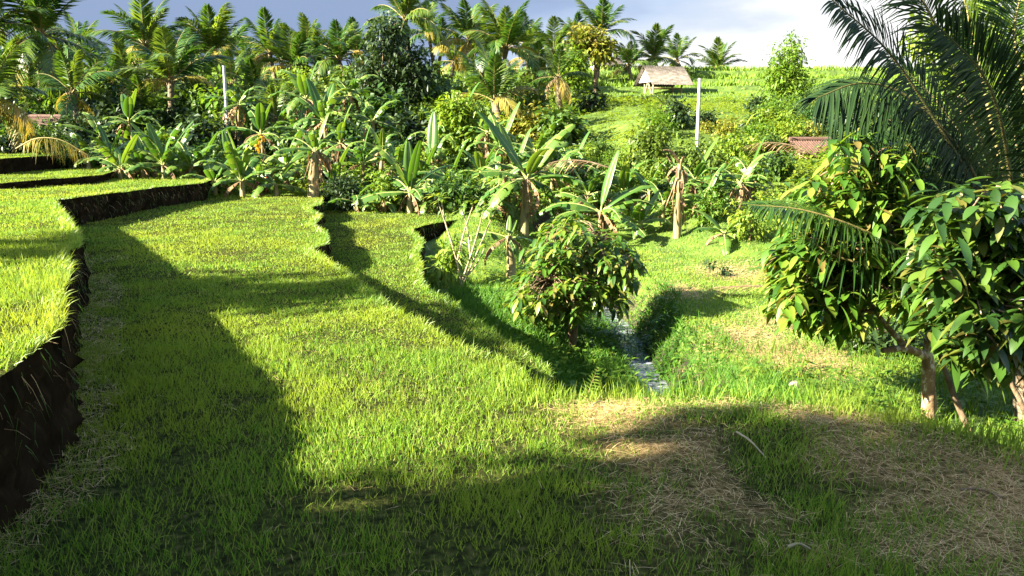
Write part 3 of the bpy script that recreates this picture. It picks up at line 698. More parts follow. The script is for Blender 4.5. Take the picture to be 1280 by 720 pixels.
# ------------------------------------------------------------------ far ridge: coconut palms
palm(52, 46, 42, 3.9, 'dark coconut palm with a wide drooping crown, standing highest at the left', 22, seed=2, spread=1.22)
palm(76, 78, 46, 2.3, 'smaller palm with its crown half hidden behind the wide drooping one at the left', 14)
palm(-12, 34, 40, 3.0, 'dark palm cut by the left edge of the picture, above the yellow fronds', 18, seed=5)
palm(181, 58, 52, 3.5, 'coconut palm with tall upright fronds, right of the wide drooping one', 18, spread=.85)
palm(214, 104, 40, 3.2, 'bushy young palm with long upright fronds in front of the ridge at the left', 16, spread=.75, trunk_r=.18)
palm(266, 66, 54, 3.5, 'dense upright coconut palm left of the grey pole', 20, spread=.8)
palm(240, 80, 58, 2.6, 'palm between the bushy young one and the dense upright one', 14, spread=.9)
palm(337, 68, 58, 3.0, 'palm with a shuttlecock crown, first to the right of the grey pole', 16, spread=.9)
palm(367, 86, 54, 3.0, 'low palm on a short pale trunk, second to the right of the grey pole', 15, spread=.85)
palm(310, 84, 60, 2.6, 'yellowish palm directly behind the top of the grey pole', 14, yellow=.4)
palm(396, 72, 62, 2.6, 'small palm far back, midway between the grey pole and the tall dark tree', 14)
palm(424, 76, 54, 3.1, 'coconut palm standing closest to the left side of the tall dark tree', 17, spread=.85)
palm(506, 26, 55, 3.3, 'tall palm rising behind the top of the tall dark tree', 16, spread=.9)
palm(552, 62, 62, 2.5, 'small palm just right of the tall dark tree', 14)
palm(586, 52, 58, 3.3, 'slim palm with a pale trunk foot, left neighbour of the full round palm', 16, yellow=.3)
palm(632, 62, 52, 3.1, 'full round coconut palm in the middle of the ridge', 22, spread=.95)
palm(618, 128, 40, 2.9, 'young palm with tall arching fronds rising behind the large banana plant', 11, spread=.62, trunk_r=.16, yellow=.3)
palm(692, 66, 64, 2.8, 'palm left of the golden round tree', 16)
palm(752, 42, 66, 3.3, 'coconut palm rising behind the golden round tree', 16, spread=.8)
palm(786, 84, 66, 2.5, 'low palm directly behind the shed roof', 15, spread=.8)
palm(817, 74, 68, 3.1, 'palm with an orange trunk behind the right end of the shed roof', 16, spread=.85)
palm(846, 76, 72, 2.8, 'palm to the right of the shed, next to the open sky', 15)
palm(896, 90, 80, 3.2, 'low spreading palm alone on the skyline right of the shed', 18, spread=.75)
palm(697, 98, 45, 2.0, 'young palm with drooping yellow fronds on the slope below the golden round tree', 14, spread=1.15, yellow=.9)
palm(470, 92, 62, 2.5, 'palm peeping out left of the tall dark tree below its top', 12)
palm(662, 74, 66, 2.4, 'small palm between the full round palm and the golden round tree', 13)
palm(118, 92, 56, 2.5, 'palm half hidden between the drooping palm and the upright palms at the left', 15, yellow=.3)
palm(152, 80, 60, 2.4, 'palm behind and left of the one with tall upright fronds', 14)
palm(-14, 122, 30, 2.6, 'short palm at the left edge with yellow hanging fronds', 17, spread=1.2, yellow=.9, seed=3, trunk_r=.15)
palm(90, 118, 37, 2.4, 'dark young palm in the thicket under the wide drooping one', 12, spread=1.1)
palm(425, 118, 50, 2.0, 'small palm in the thicket left of the tall dark tree trunk', 12, yellow=.3)

for k, (px, py, Yd, Lf, n, sp) in enumerate([(40, 120, 44, 2.6, 13, 1.1), (100, 62, 60, 2.6, 13, .9), (160, 112, 46, 2.6, 14, 1.0), (200, 70, 58, 2.8, 14, .85), (242, 108, 48, 2.5, 13, 1.0), (290, 104, 50, 2.5, 13, 1.0), (288, 66, 62, 2.6, 14, .85), (320, 120, 46, 2.2, 12, 1.1), (352, 78, 64, 2.6, 14, .9),
        (385, 62, 62, 2.7, 14, .85), (405, 92, 56, 2.4, 13, 1.0), (447, 68, 60, 2.6, 14, .9), (535, 42, 62, 2.6, 14, .9), (568, 78, 60, 2.3, 13, .95), (606, 66, 60, 2.6, 14, .85), (655, 56, 68, 2.7, 14, .85), (674, 88, 60, 2.2, 13, 1.0), (720, 56, 68, 2.6, 14, .9), (180, 150, 38, 2.2, 11, 1.0), (345, 150, 40, 2.1, 11, 1.05)]):
    palm(px, py, Yd, Lf, 'one of the crowded coconut palms filling the ridge between the taller crowns', n, seed=400 + k, spread=sp, yellow=.1 + .1 * (k % 3), group='crowded palms on the ridge')
# slim betel-like tree on the slope
t = palm(831, 134, 42, .75, 'slender small palm on a thin pale trunk, left of the white pole', 12, trunk_r=.07, group=None, name='slender_palm', dead=0, yellow=0)

# ------------------------------------------------------------------ broadleaf trees beyond the terraces
GT = 'broadleaf trees beyond the terraces'
px_tree('dark_tree', 'tall dark green tree rising in tiers above the banana plants', 'tree', [(480, 45, 20, 16), (500, 70, 30, 20), (470, 90, 25, 22), (500, 115, 36, 25), (475, 140, 28, 22), (505, 160, 34, 24), (490, 35, 18, 16), (462, 112, 22, 18), (520, 90, 20, 18)], 42, (490, 205), 9000, .27, .13, 'dark', r_t=.16, group=GT, seed=3, clump=.55)
px_tree('round_tree', 'golden green round topped tree on a bare dark trunk left of the shed', 'tree', [(740, 58, 26, 20), (728, 50, 16, 13), (755, 62, 14, 14)], 53, (746, 103), 1700, .34, .20, 'gold', r_t=.16, group=GT, seed=4, clump=.5)
px_tree('leafy_tree', 'light green leafy tree touching the golden round tree', 'tree', [(716, 78, 15, 18), (712, 98, 18, 16)], 51, (716, 125), 1200, .34, .2, 'light', r_t=.1, group=GT, seed=5, clump=.5)
px_tree('leafy_tree', 'pale green tree with a feathery top in front of the far field at the right', 'tree', [(987, 60, 13, 14), (984, 78, 18, 14), (978, 98, 26, 18), (990, 120, 30, 20), (965, 142, 26, 20), (1003, 150, 26, 20)], 44, (985, 190), 6500, .25, .11, 'light', r_t=.14, group=GT, seed=6, clump=.5)
px_tree('leafy_tree', 'yellow green cocoa tree on thin pale stems right of the tall dark tree', 'tree', [(575, 135, 26, 16), (560, 155, 20, 18), (594, 158, 24, 20), (575, 175, 26, 14)], 33, (572, 214), 1900, .30, .13, 'light', bm='palebark', r_t=.05, group=GT, seed=7, clump=.35)
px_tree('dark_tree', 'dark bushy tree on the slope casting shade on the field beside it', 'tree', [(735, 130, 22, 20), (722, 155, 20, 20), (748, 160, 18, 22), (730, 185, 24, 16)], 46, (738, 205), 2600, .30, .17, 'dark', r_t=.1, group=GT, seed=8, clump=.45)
px_tree('leafy_tree', 'bright leafy tree behind the trunk of the wide drooping palm', 'tree', [(40, 95, 26, 20), (70, 108, 24, 18), (20, 112, 20, 20)], 46, (45, 160), 2200, .36, .22, 'light', group=GT, seed=9)
for k, (a, b, rx, ry, Yd, lm, lab) in enumerate([  # the dark ones carry the jungle's shade in their leaf colour
        (130, 118, 34, 26, 46, 'mid', 'dark leafy tree under the palms left of the bushy young palm'),
        (165, 150, 30, 24, 38, 'dark', 'low dark tree behind the left banana leaves'),
        (250, 128, 40, 30, 46, 'dark', 'broad dark tree right of the bushy young palm'),
        (310, 135, 34, 26, 44, 'dark', 'broad dark tree just right of the grey pole'),
        (262, 165, 34, 22, 36, 'dark', 'low dark tree below the grey pole'),
        (360, 140, 34, 20, 46, 'mid', 'green tree under the low palm with the short pale trunk'),
        (410, 128, 30, 26, 42, 'mid', 'green tree crowding the tall dark tree from the left'),
        (350, 175, 30, 18, 36, 'dark', 'low dark tree behind the brown stemmed banana'),
        (100, 165, 30, 20, 36, 'dark', 'low dark tree above the fallen yellow frond'),
        (220, 150, 22, 24, 38, 'dark', 'dark tree at the foot of the bushy young palm'),
        (640, 120, 32, 26, 48, 'mid', 'green tree behind the arching young palm'),
        (545, 110, 24, 16, 54, 'light', 'bright bush on the ridge right of the tall dark tree'),
        (660, 150, 26, 22, 40, 'gold', 'olive tree behind the largest banana plant'),
        (525, 95, 16, 14, 58, 'mid', 'small tree on the ridge touching the tall dark tree'),
        (812, 160, 19, 15, 41, 'mid', 'dense round bush at the foot of the slender small palm'),
        (10, 175, 26, 16, 34, 'mid', 'leafy bush above the highest turf block at the left edge'),
        (430, 165, 26, 24, 36, 'mid', 'leafy tree behind the tall banana left of the tall dark tree'),
        (15, 80, 26, 24, 50, 'mid', 'leafy tree at the left edge below the dark palm'),
        (180, 105, 30, 22, 50, 'dark', 'dark tree below the palm with tall upright fronds'),
        (390, 100, 30, 14, 58, 'mid', 'bush on the ridge between two palms left of the tall dark tree')]):
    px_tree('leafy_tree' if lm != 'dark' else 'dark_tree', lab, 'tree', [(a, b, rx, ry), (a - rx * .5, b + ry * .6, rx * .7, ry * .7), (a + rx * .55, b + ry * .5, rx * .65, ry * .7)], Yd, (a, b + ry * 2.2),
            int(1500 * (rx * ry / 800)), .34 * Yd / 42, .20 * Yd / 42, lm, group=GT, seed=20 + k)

# thicket shrubs: four shapes, copied
SH = []
for k, (lm, Ls, Ws, n) in enumerate([('mid', .16, .08, 700), ('light', .15, .08, 700), ('light', .22, .07, 520), ('mid', .26, .13, 420), ('gold', .14, .08, 600), ('dark', .22, .10, 620)]):  # the dark shape has the thicket's shade put into its leaf colour
    r = np.random.RandomState(60 + k); mb = MB()
    lob = [(np.array([r.uniform(-.35, .35), r.uniform(-.3, .3), r.uniform(.3, .75)]), (.38, .38, .34), 1) for _ in range(5)]
    clump_crown(mb, lob, n, Ls, Ws, r, .22, 8)
    for q in range(7):
        e = lob[q % 5][0] + r.randn(3) * .12; tube(mb, [(r.uniform(-.06, .06), r.uniform(-.06, .06), -.08), e * .55, e], [.02, .014, .006], 5, 1)
    SH.append((mb.mesh('shrub', [M[lm], M['bark']]), lm))
def shrub(x, y, s, k, label, group, z=None):
    o = bpy.data.objects.new('shrub', SH[k][0]); C.objects.link(o)
    o.location = (x, y, (gz1(x, y) if z is None else z)); o.rotation_euler = (0, 0, rs.uniform(0, TAU)); o.scale = (s, s, s * rs.uniform(.8, 1.15))
    return tag(o, label, 'shrub', group)
SL = {'dark': 'dark green shrub in the hillside thicket', 'mid': 'dense green shrub in the hillside thicket', 'light': 'bright yellow green shrub in the hillside thicket', 'gold': 'olive gold shrub in the hillside thicket'}
cnt = 0
for (px0, px1, Y0, Y1, n, s0, s1) in ((-20, 560, 30, 36, 40, .7, 1.3), (0, 700, 36, 50, 50, 1.2, 2.4), (560, 1130, 26, 34, 46, .5, 1.0), (640, 1100, 34, 45, 14, .6, 1.0), (700, 1060, 27, 36, 60, .6, 1.25), (930, 1040, 36, 42, 12, .8, 1.3)):
    for _ in range(n):
        Yd = rs.uniform(Y0, Y1); px = rs.uniform(px0, px1); xx = (px - 640) / FPX * Yd
        if base_z(xx, Yd) < -.6 or (835 < px < 905 and Yd < 34) or (975 < px < 1055 and Yd < 33) or (px < 240 and Yd < 31) or (px > 760 and Yd > 42): continue
        k = rs.choice(6, p=[.22, .22, .18, .16, .04, .18] if px > 560 else [.2, .10, .10, .12, .03, .45]); lm = SH[k][1]  # mostly dark leaves at the left, standing in for shade between plants
        shrub(xx, Yd, rs.uniform(s0, s1), k, SL[lm], {'dark': 'dark thicket shrubs', 'mid': 'green thicket shrubs', 'light': 'bright thicket shrubs', 'gold': 'olive thicket shrubs'}[lm]); cnt += 1

# ------------------------------------------------------------------ bananas
GB = 'banana plants along the foot of the hill'
def bb(px, py, H, Ls, label, **k):             # base given on the ground it stands on
    z = 0.0
    for _ in range(8): p = G(px, py, z); z = gz1(p[0], min(p[1], 34))
    return banana(px, py, None, H, Ls, label, loc=(p[0], p[1], z), **k)
banana(303, 232, 27.5, .55, 1.7, 'banana plant with one broad upright pale leaf, above the red plant', n=9, seed=1, extra=((200, 84, 1.75, 'whole', 0),))
banana(205, 214, 29, .5, 1.7, 'low banana clump with two leaves crossing in a V, right of the fallen yellow frond', n=9, extra=((180, 62, 1.8, 'whole', 0), (5, 60, 1.9, 'whole', 0)))
banana(238, 216, 29.5, .45, 1.5, 'low banana clump with arching bluish leaves right of the crossing leaves', n=10, els=(65, 0))
banana(150, 212, 29, .4, 1.5, 'low banana clump at the end of the fallen yellow frond', n=10, els=(70, 0))
banana(268, 226, 28.5, .45, 1.5, 'low banana clump with ragged leaves at the corner of the raised terrace', n=9, els=(60, 0))
banana(178, 212, 30, .4, 1.4, 'small banana clump left of the crossing leaves', n=8, els=(70, 5))
banana(345, 238, 28, .4, 1.6, 'banana clump with broad arching leaves behind the red plant', n=9, els=(55, 0), dead=1)
banana(392, 240, 27.5, 1.5, 1.6, 'banana with a dark shaggy stem at the corner of the middle terrace', n=8, dead=5, stem_r=.17)
banana(410, 205, 33, 2.0, 1.9, 'tall banana with strap leaves left of the tall dark tree trunk', n=10, dead=3)
banana(375, 200, 34, 1.4, 1.9, 'banana with a long arching leaf behind the dark shaggy stem', n=8, els=(60, 5))
banana(455, 225, 30, 1.1, 1.5, 'banana with brown stem behind the round glossy bush', n=8, dead=2)
banana(476, 215, 31, 1.3, 1.4, 'banana with a pale brown stem left of the tall upright leaves', n=7, dead=3)
banana(512, 262, 26.5, .7, 1.9, 'banana with tall upright broad leaves behind the lower terrace', n=5, els=(40, 5), dead=2, extra=((95, 82, 1.7, 'whole', 0), (330, 80, 1.75, 'whole', 0), (170, 70, 1.9, 'torn', 0), (0, 22, 1.9, 'torn', 1)))
banana(541, 200, 31, 1.0, 1.6, 'banana with a single erect leaf left of the yellow green cocoa tree', n=5, extra=((90, 85, 1.9, 'whole', 0),))
banana(606, 205, 32, 1.8, 1.5, 'tall banana with a drooping star of leaves behind the plumeria', n=11, els=(45, -10), dead=4, stem_r=.14)
banana(655, 268, 25, 1.7, 2.1, 'largest banana plant, with a bright blade leaf leaning up to the left', n=9, els=(60, -15), dead=3, stem_r=.13, extra=((160, 58, 2.6, 'whole', 0), (15, 62, 2.3, 'torn', 0), (40, 48, 2.1, 'torn', 0), (190, -5, 2.0, 'torn', 1), (200, -25, 2.0, 'whole', 1)))
banana(632, 270, 26, 1.2, 1.5, 'banana with pale dry stem beside the largest banana plant', n=6, els=(40, -20), dead=5, stem_r=.12)
banana(752, 274, 23.5, .9, 1.7, 'banana with one tall blade leaf and a pink brown stem behind the cocoa tree', n=6, els=(45, 0), dead=3, stem_r=.1, extra=((30, 78, 1.85, 'whole', 0), (5, 30, 1.8, 'torn', 1), (185, 25, 1.9, 'torn', 1)))
banana(700, 285, 22.5, .5, 1.6, 'low banana with a long leaf pointing right above the cocoa tree', n=6, els=(50, 0), extra=((10, 30, 2.1, 'whole', 1),))
banana(800, 292, 24, .4, 1.3, 'small dark leaved banana right of the pink brown stem', n=8, els=(70, 5))
banana(905, 308, 21.5, .3, 1.2, 'small banana tuft at the right end of the meadow edge', n=8, els=(55, 0), dead=1)
banana(925, 262, 24, .8, 1.4, 'banana with a dark slanting leaf above the meadow edge', n=6, els=(65, 5), dead=3)
banana(880, 282, 24, .5, 1.2, 'ragged banana with dry leaves right of the dead banana stem', n=6, dead=4)
banana(590, 252, 26, .4, 1.4, 'low banana behind the plumeria branches', n=8, els=(70, 0), dead=1)
banana(615, 262, 25.5, .4, 1.3, 'low broad leaved banana right of the plumeria branches', n=8, els=(60, -5), dead=1)
banana(545, 254, 27, .5, 1.3, 'banana clump left of the plumeria branches', n=8, els=(65, 0))
banana(720, 262, 25, .6, 1.4, 'banana clump between the largest plant and the pink brown stem', n=7, els=(60, 0), dead=3)
banana(445, 255, 27, .35, 1.3, 'low banana clump right of the round glossy bush', n=7, els=(55, 0), dead=2)
banana(480, 256, 27, .35, 1.3, 'low banana clump with brown leaves left of the tall upright leaves', n=7, els=(55, 0), dead=3)
for k, (px, Yd, H, L) in enumerate([(r_[0], r_[1], r_[2], r_[3]) for r_ in [(110, 31, .5, 1.4), (130, 33, 1.2, 1.5), (225, 32, .9, 1.6), (290, 31, .9, 1.6), (322, 29.5, .6, 1.6), (330, 33, 1.6, 1.7), (360, 30.5, .9, 1.7),
        (385, 36, 2.4, 1.8), (430, 32, 1.4, 1.6), (440, 37, 2.4, 1.7), (470, 34, 1.8, 1.6), (495, 30, 1.0, 1.5), (530, 29, .8, 1.6), (545, 33, 1.4, 1.6), (560, 28.5, .8, 1.5), (580, 35, 1.9, 1.6), (600, 28.5, .9, 1.6), (625, 31, 1.4, 1.7),
        (645, 29, 1.0, 1.7), (670, 31, 1.3, 1.6), (690, 28, .9, 1.6), (715, 30, 1.0, 1.5), (735, 27, .8, 1.5), (780, 27, .7, 1.5), (812, 26, .7, 1.4), (830, 25, .5, 1.3), (868, 25.5, .7, 1.4), (895, 24.5, .6, 1.3), (940, 25, .7, 1.3), (300, 36, 2.2, 1.7), (170, 34, 1.8, 1.6), (140, 30, .5, 1.3), (190, 30.5, .6, 1.5), (252, 30, .5, 1.4), (415, 29, .7, 1.5)]]):
    banana(px, 200, Yd, H, L, 'ragged green banana plant crowded into the belt at the foot of the hill', n=8 + k % 4, els=(72, -18), dead=2 + (k * 7) % 5, seed=300 + k, stem_r=.08)
# dead banana, collapsed
t = banana(846, 296, 23, 2.0, 1.0, 'dead banana stem hung with pale dry leaves behind the meadow', n=0, dead=4, stem_r=.10, group=None, extra=((200, 75, .8, 'dead', 0), (60, 55, .7, 'dead', 0), (300, -60, 1.2, 'dead', 0), (120, -70, 1.3, 'dead', 0), (210, -65, 1.3, 'dead', 1)))
# small one by the gully with its leaves cut back
banana(640, 346, 17.5, .95, 1.3, 'small banana with cut back leaves on a pale stem left of the cocoa tree', n=0, dead=2, stem_r=.10, group=None,
   extra=((178, 22, 1.15, 'torn', 3), (350, 10, .8, 'torn', 3), (300, -20, .6, 'torn', 2), (80, 75, .5, 'whole', 0), (45, 60, .45, 'whole', 0)))

# ------------------------------------------------------------------ shrubs that stand out
def lone(name, label, cat, px, py, zz, lobes, n, Ls, Ws, lm, **k):
    z = zz if zz is not None else 0.0
    for _ in range(8): p = G(px, py, z); z = gz1(p[0], p[1])
    return tree(name, label, cat, (p[0], p[1], z), lobes, n, Ls, Ws, lm, **k)
lone('glossy_bush', 'round dark glossy bush at the far edge of the lower terrace', 'bush', 430, 263, None, [((0, 0, .65), (.65, .6, .6), 1)], 1500, .13, .07, 'dark', r_t=.04, clump=.15, seed=41)
lone('leafy_bush', 'light green leafy bush right of the round dark glossy bush', 'bush', 475, 264, None, [((0, 0, .75), (.6, .5, .6), 1), ((.6, .2, .6), (.5, .5, .5), 1)], 1000, .17, .09, 'light', r_t=.04, clump=.2, seed=42)
lone('leafy_bush', 'leafy bush behind the plumeria at the edge of the lower terrace', 'bush', 570, 268, None, [((0, 0, .7), (.8, .5, .55), 1)], 900, .17, .09, 'mid', r_t=.04, clump=.2, seed=43)
lone('leafy_bush', 'tall dark leaved bush around the dead banana stem', 'bush', 850, 285, None, [((-.6, .6, .9), (.8, .6, .7), 1), ((.7, .7, .9), (.8, .6, .6), 1), ((-.9, .8, 1.5), (.6, .6, .5), 1)], 1600, .2, .11, 'mid', r_t=.06, clump=.25, seed=44)
lone('leafy_bush', 'yellow green bush under the tip of the yellow frond', 'bush', 935, 316, None, [((0, 0, .6), (.6, .5, .55), 1), ((.5, .2, .8), (.5, .5, .5), 1)], 1100, .14, .06, 'light', r_t=.04, clump=.18, seed=45)
lone('leafy_bush', 'light bush at the meadow edge beside the ragged banana', 'bush', 885, 306, None, [((0, 0, .5), (.5, .4, .5), 1)], 700, .14, .07, 'light', r_t=.03, clump=.18, seed=46)
lone('sapling', 'tiny sapling standing alone on the meadow', 'sapling', 885, 346, None, [((0, 0, .22), (.16, .14, .12), 1), ((.3, 0, .14), (.12, .1, .07), 1)], 60, .16, .07, 'dark', r_t=.01, clump=.05, per=5, seed=47)
p = G(338, 240, .0); tree('red_shrub', 'small dark red leaved plant at the far edge of the middle terrace', 'plant', (p[0], p[1] - .6, 0), [((0, 0, .35), (.28, .25, .3), 1)], 240, .2, .07, 'red', r_t=.02, clump=.1, seed=48)
p = at(325, 178, 29); tree('yellow_shrub', 'plant with a yellow orange flower head above the broad upright banana leaf', 'plant', (p[0], p[1], gz1(p[0], p[1])), [((0, 0, p[2] - gz1(p[0], p[1])), (.12, .1, .2), 1)], 70, .17, .06, 'yellow', r_t=.02, clump=.1, seed=49)

# plumeria-like shrub with bare forking branches
z = -1.0; p = G(578, 358, z)
t = thing('plumeria', 'sparse shrub of bare pale forking branches at the edge of the gully', 'shrub', (p[0], p[1], gz1(p[0], p[1])))
Yp = p[1]; mb = MB(); ml = MB(); loc = np.array([p[0], p[1], gz1(p[0], p[1])])
for pts in ([(578, 360), (572, 332), (562, 295), (545, 245)], [(572, 325), (580, 290), (592, 255)], [(578, 350), (590, 315), (600, 280), (604, 262)], [(580, 352), (598, 312), (615, 272), (622, 262)],
            [(583, 345), (596, 330), (608, 305)], [(565, 305), (556, 275), (552, 250)], [(588, 320), (584, 285), (578, 262)]):
    q = [at(a, b, Yp + rs.uniform(-.12, .12)) - loc for a, b in pts]; q[0] = at(*pts[0], Yp) - loc
    tube(mb, curve(q, 7), np.linspace(.02, .008, 7), 6)
    e = q[-1]; n = 9; az = rs.uniform(0, TAU, n)
    leaves(ml, np.repeat(e[None], n, 0), np.stack([np.cos(az), np.sin(az), rs.uniform(-.1, .9, n)], 1), rs.uniform(.16, .34, n), .075, droop=.4, K=3); ml.build('leaf_cluster', M['light'], t); ml = MB()
mb.build('trunk', M['palebark'], t, True)
lone('leafy_bush', 'small spiky leaved bush at the foot of the bare pale branches', 'bush', 552, 356, None, [((0, 0, .4), (.4, .35, .4), 1), ((.25, .1, .7), (.25, .25, .25), 1)], 380, .26, .06, 'light', r_t=.03, clump=.12, per=10, seed=50)

mb = MB()
for a, b, s_, n in ((2.0, 14.3, .3, 14), (2.55, 13.2, .34, 18), (2.6, 12.0, .3, 14), (2.05, 15.4, .3, 12), (2.5, 14.8, .28, 12), (2.5, 16.0, .3, 14), (1.95, 16.6, .3, 14)):
    n *= 9; p_ = rs.randn(n, 2) * s_ * .5 + np.array([a, b]); zz = gz(p_[:, 0], p_[:, 1]); az = rs.uniform(0, TAU, n)
    leaves(mb, np.c_[p_, np.maximum(zz, -1.86) + rs.rand(n) * .22], np.stack([np.cos(az), np.sin(az), rs.uniform(-.1, .9, n)], 1), rs.uniform(.08, .30, n), rs.uniform(.02, .05, n), droop=.5, K=3)
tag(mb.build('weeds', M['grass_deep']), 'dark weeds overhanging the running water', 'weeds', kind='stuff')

# ------------------------------------------------------------------ cocoa trees
def cocoa(name, label, base, clusters, limbs, lm, seed, Ls=.27, Ws=.095, per=(7, 12), r0=.08, bark='lichen', extra_limb=True):
    """clusters: world points where leaf whorls hang; limbs: list of (points, radii) in world space"""
    r = np.random.RandomState(seed); t = thing(name, label, 'cocoa tree', base); b = np.array(base); mb = MB(); nodes = []
    for pts, ra in limbs:
        q = curve(np.array(pts) - b, 9); tube(mb, q, np.interp(np.linspace(0, 1, 9), np.linspace(0, 1, len(ra)), ra), 9, wob=.05); nodes += list(q[2:])
    nodes = np.array(nodes); ml = MB()
    for c in clusters:
        c = np.array(c) - b
        if extra_limb:
            j = np.argmin(((nodes - c) ** 2).sum(1) + .6 * np.maximum(0, nodes[:, 2] - c[2]) ** 2); a = nodes[j]
            m = (a + c) / 2 + np.array([0, 0, .08]) + r.randn(3) * .04
            tube(mb, curve([a, m, c], 5), np.linspace(.018, .005, 5), 5)
        n = r.randint(*per); az = r.uniform(0, TAU, n); tilt = r.uniform(-.9, .6, n)
        out = nrm(c * np.array([1, 1, 0]) + 1e-6)
        d = np.stack([np.cos(az), np.sin(az), tilt], 1) + out * .35
        leaves(ml, c + r.randn(n, 3) * .05, d, Ls * r.uniform(.65, 1.2, n), Ws * r.uniform(.8, 1.2, n), droop=r.uniform(.1, .75, n), K=5, fold=.3, prof=CO)
    mb.build('trunk', M[bark], t, True); ml.build('crown', M[lm], t, True)
    return t
def fill(lobes, n, Yd, r, dy):
    """random whorl positions in pixel ellipses: (px, py, rx, ry, weight)"""
    w = np.array([l[4] for l in lobes], float); w /= w.sum(); o = []
    for _ in range(n):
        l = lobes[r.choice(len(lobes), p=w)]; a = r.uniform(0, TAU); q = math.sqrt(r.rand())
        o.append(at(l[0] + l[2] * q * math.cos(a), l[1] + l[3] * q * math.sin(a), Yd + r.uniform(-dy, dy) * math.sqrt(max(.1, 1 - q * q * .7))))
    return o
# middle one, by the stream
r = np.random.RandomState(5); Yc = 14.4; p = at(716, 392, Yc); bz = gz1(p[0], p[1]); base = (p[0], p[1], bz)
cl = fill([(700, 310, 36, 30, 4), (745, 325, 38, 30, 4), (685, 352, 36, 28, 3), (730, 362, 34, 20, 1.8), (778, 335, 22, 24, 2), (675, 378, 28, 18, 1.6), (765, 372, 20, 18, 1.2), (722, 288, 26, 16, 1.5), (662, 374, 24, 16, 1.2), (692, 388, 26, 10, 1.0), (720, 384, 18, 10, .7)], 380, Yc, r, 1.25)
cocoa('cocoa_tree', 'bushy round cocoa tree overhanging the stream in the middle', base, cl,
      [([base, at(712, 365, Yc), at(700, 330, Yc), at(695, 300, Yc)], [.06, .045, .02]), ([base, at(726, 360, Yc + .1), at(745, 325, Yc), at(750, 300, Yc)], [.06, .04, .02]),
       ([at(722, 375, Yc), at(750, 355, Yc - .1), at(778, 332, Yc)], [.04, .025, .012]), ([base, at(704, 372, Yc - .2), at(685, 350, Yc - .3)], [.04, .02, .01])], 'cocoa_sunlit', 6, .19, .075, bark='bark')
# large one at the right with a pale blotched trunk
r = np.random.RandomState(15); Yr = 8.7; p = at(1160, 527, Yr); bz = gz1(p[0], p[1]); base = (p[0], p[1], bz)
cl = fill([(1075, 215, 40, 45, 3), (1040, 255, 50, 35, 3.2), (1000, 335, 36, 34, 3), (1035, 300, 50, 40, 3.5), (1010, 375, 42, 26, 2.4), (1050, 385, 34, 26, 1.6), (1100, 300, 45, 60, 3.5), (1120, 225, 30, 45, 2.0), (1130, 370, 30, 30, .8), (1165, 320, 40, 50, 2.0)], 600, Yr, r, 1.1)
cocoa('cocoa_tree', 'spreading cocoa tree on a pale blotched trunk at the right', base, cl,
      [([base, at(1161, 480, Yr), at(1160, 440, Yr), at(1165, 380, Yr), at(1140, 300, Yr + .2)], [.085, .075, .06, .04, .025]),
       ([at(1158, 446, Yr), at(1135, 436, Yr - .1), at(1103, 438, Yr - .2)], [.045, .04, .03]), ([at(1140, 440, Yr), at(1112, 412, Yr - .1), at(1080, 370, Yr), at(1040, 320, Yr)], [.035, .03, .022, .012]),
       ([at(1160, 400, Yr), at(1110, 320, Yr + .3), at(1080, 220, Yr + .2)], [.04, .025, .012])], 'cocoa_sunlit', 16, .19, .070, r0=.085)
# nearer one cut by the right edge
r = np.random.RandomState(25); Yn = 7.0; p = at(1330, 560, Yn); bz = gz1(p[0], p[1]); base = (p[0], p[1], bz)
cl = fill([(1200, 270, 45, 32, 2.5), (1260, 265, 40, 40, 2.5), (1180, 330, 34, 40, 2), (1235, 340, 50, 50, 4), (1215, 400, 50, 36, 3), (1270, 410, 40, 50, 3), (1300, 330, 40, 80, 3), (1240, 440, 36, 22, 1.2)], 360, Yn, r, .8)
cocoa('cocoa_tree', 'large leaved cocoa tree filling the right edge in front of the palm', base, cl,
      [([base, at(1320, 480, Yn), at(1290, 400, Yn), at(1250, 330, Yn)], [.09, .07, .05, .02]), ([at(1310, 450, Yn), at(1250, 420, Yn), at(1200, 390, Yn - .1)], [.04, .03, .015]), ([at(1300, 420, Yn), at(1280, 330, Yn), at(1230, 270, Yn)], [.04, .03, .015])],
      'cocoa', 26, .20, .080)

# ------------------------------------------------------------------ near coconut palm at the right edge
Yq = 8.6; p = at(1292, 520, Yq); bz = gz1(p[0], p[1]); t = thing('coconut_palm', 'young coconut palm with huge dark fronds rising at the right edge', 'palm tree', (p[0], p[1], bz)); b0 = np.array([p[0], p[1], bz])
crown = at(1288, 375, Yq)
mb = MB(); tube(mb, curve([b0 - b0 - np.array([0, 0, .2]), (crown - b0) * .5, crown - b0], 8), np.linspace(.17, .12, 8), 10, wob=.06)
mb.build('trunk', M['palmbark'], t, True)
def nfrond(pts, nl, Lf, wl, upv, mats, hang=.3, Ylist=None, **k):
    q = []
    for i, (a, b) in enumerate(pts): q.append(at(a, b, Ylist[i] if Ylist else Yq) - b0)
    me = frond_mesh('frond', curve(q, 26), nl, Lf, wl, mats, hang=hang, upv=upv, r0=.028, K=3, **k)
    return inst('frond', me, t)
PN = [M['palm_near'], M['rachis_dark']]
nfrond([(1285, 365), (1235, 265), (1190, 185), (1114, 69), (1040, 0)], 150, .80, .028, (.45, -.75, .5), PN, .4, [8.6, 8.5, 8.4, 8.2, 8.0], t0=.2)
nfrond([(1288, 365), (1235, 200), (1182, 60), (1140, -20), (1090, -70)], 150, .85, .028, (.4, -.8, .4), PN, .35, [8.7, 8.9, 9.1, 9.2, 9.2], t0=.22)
nfrond([(1290, 360), (1245, 180), (1222, 70), (1204, -10), (1195, -90)], 150, .55, .028, (.9, -.35, .1), [M['palm'], M['rachis']], .15, [8.7, 8.9, 9.2, 9.3, 9.4], t0=.2)
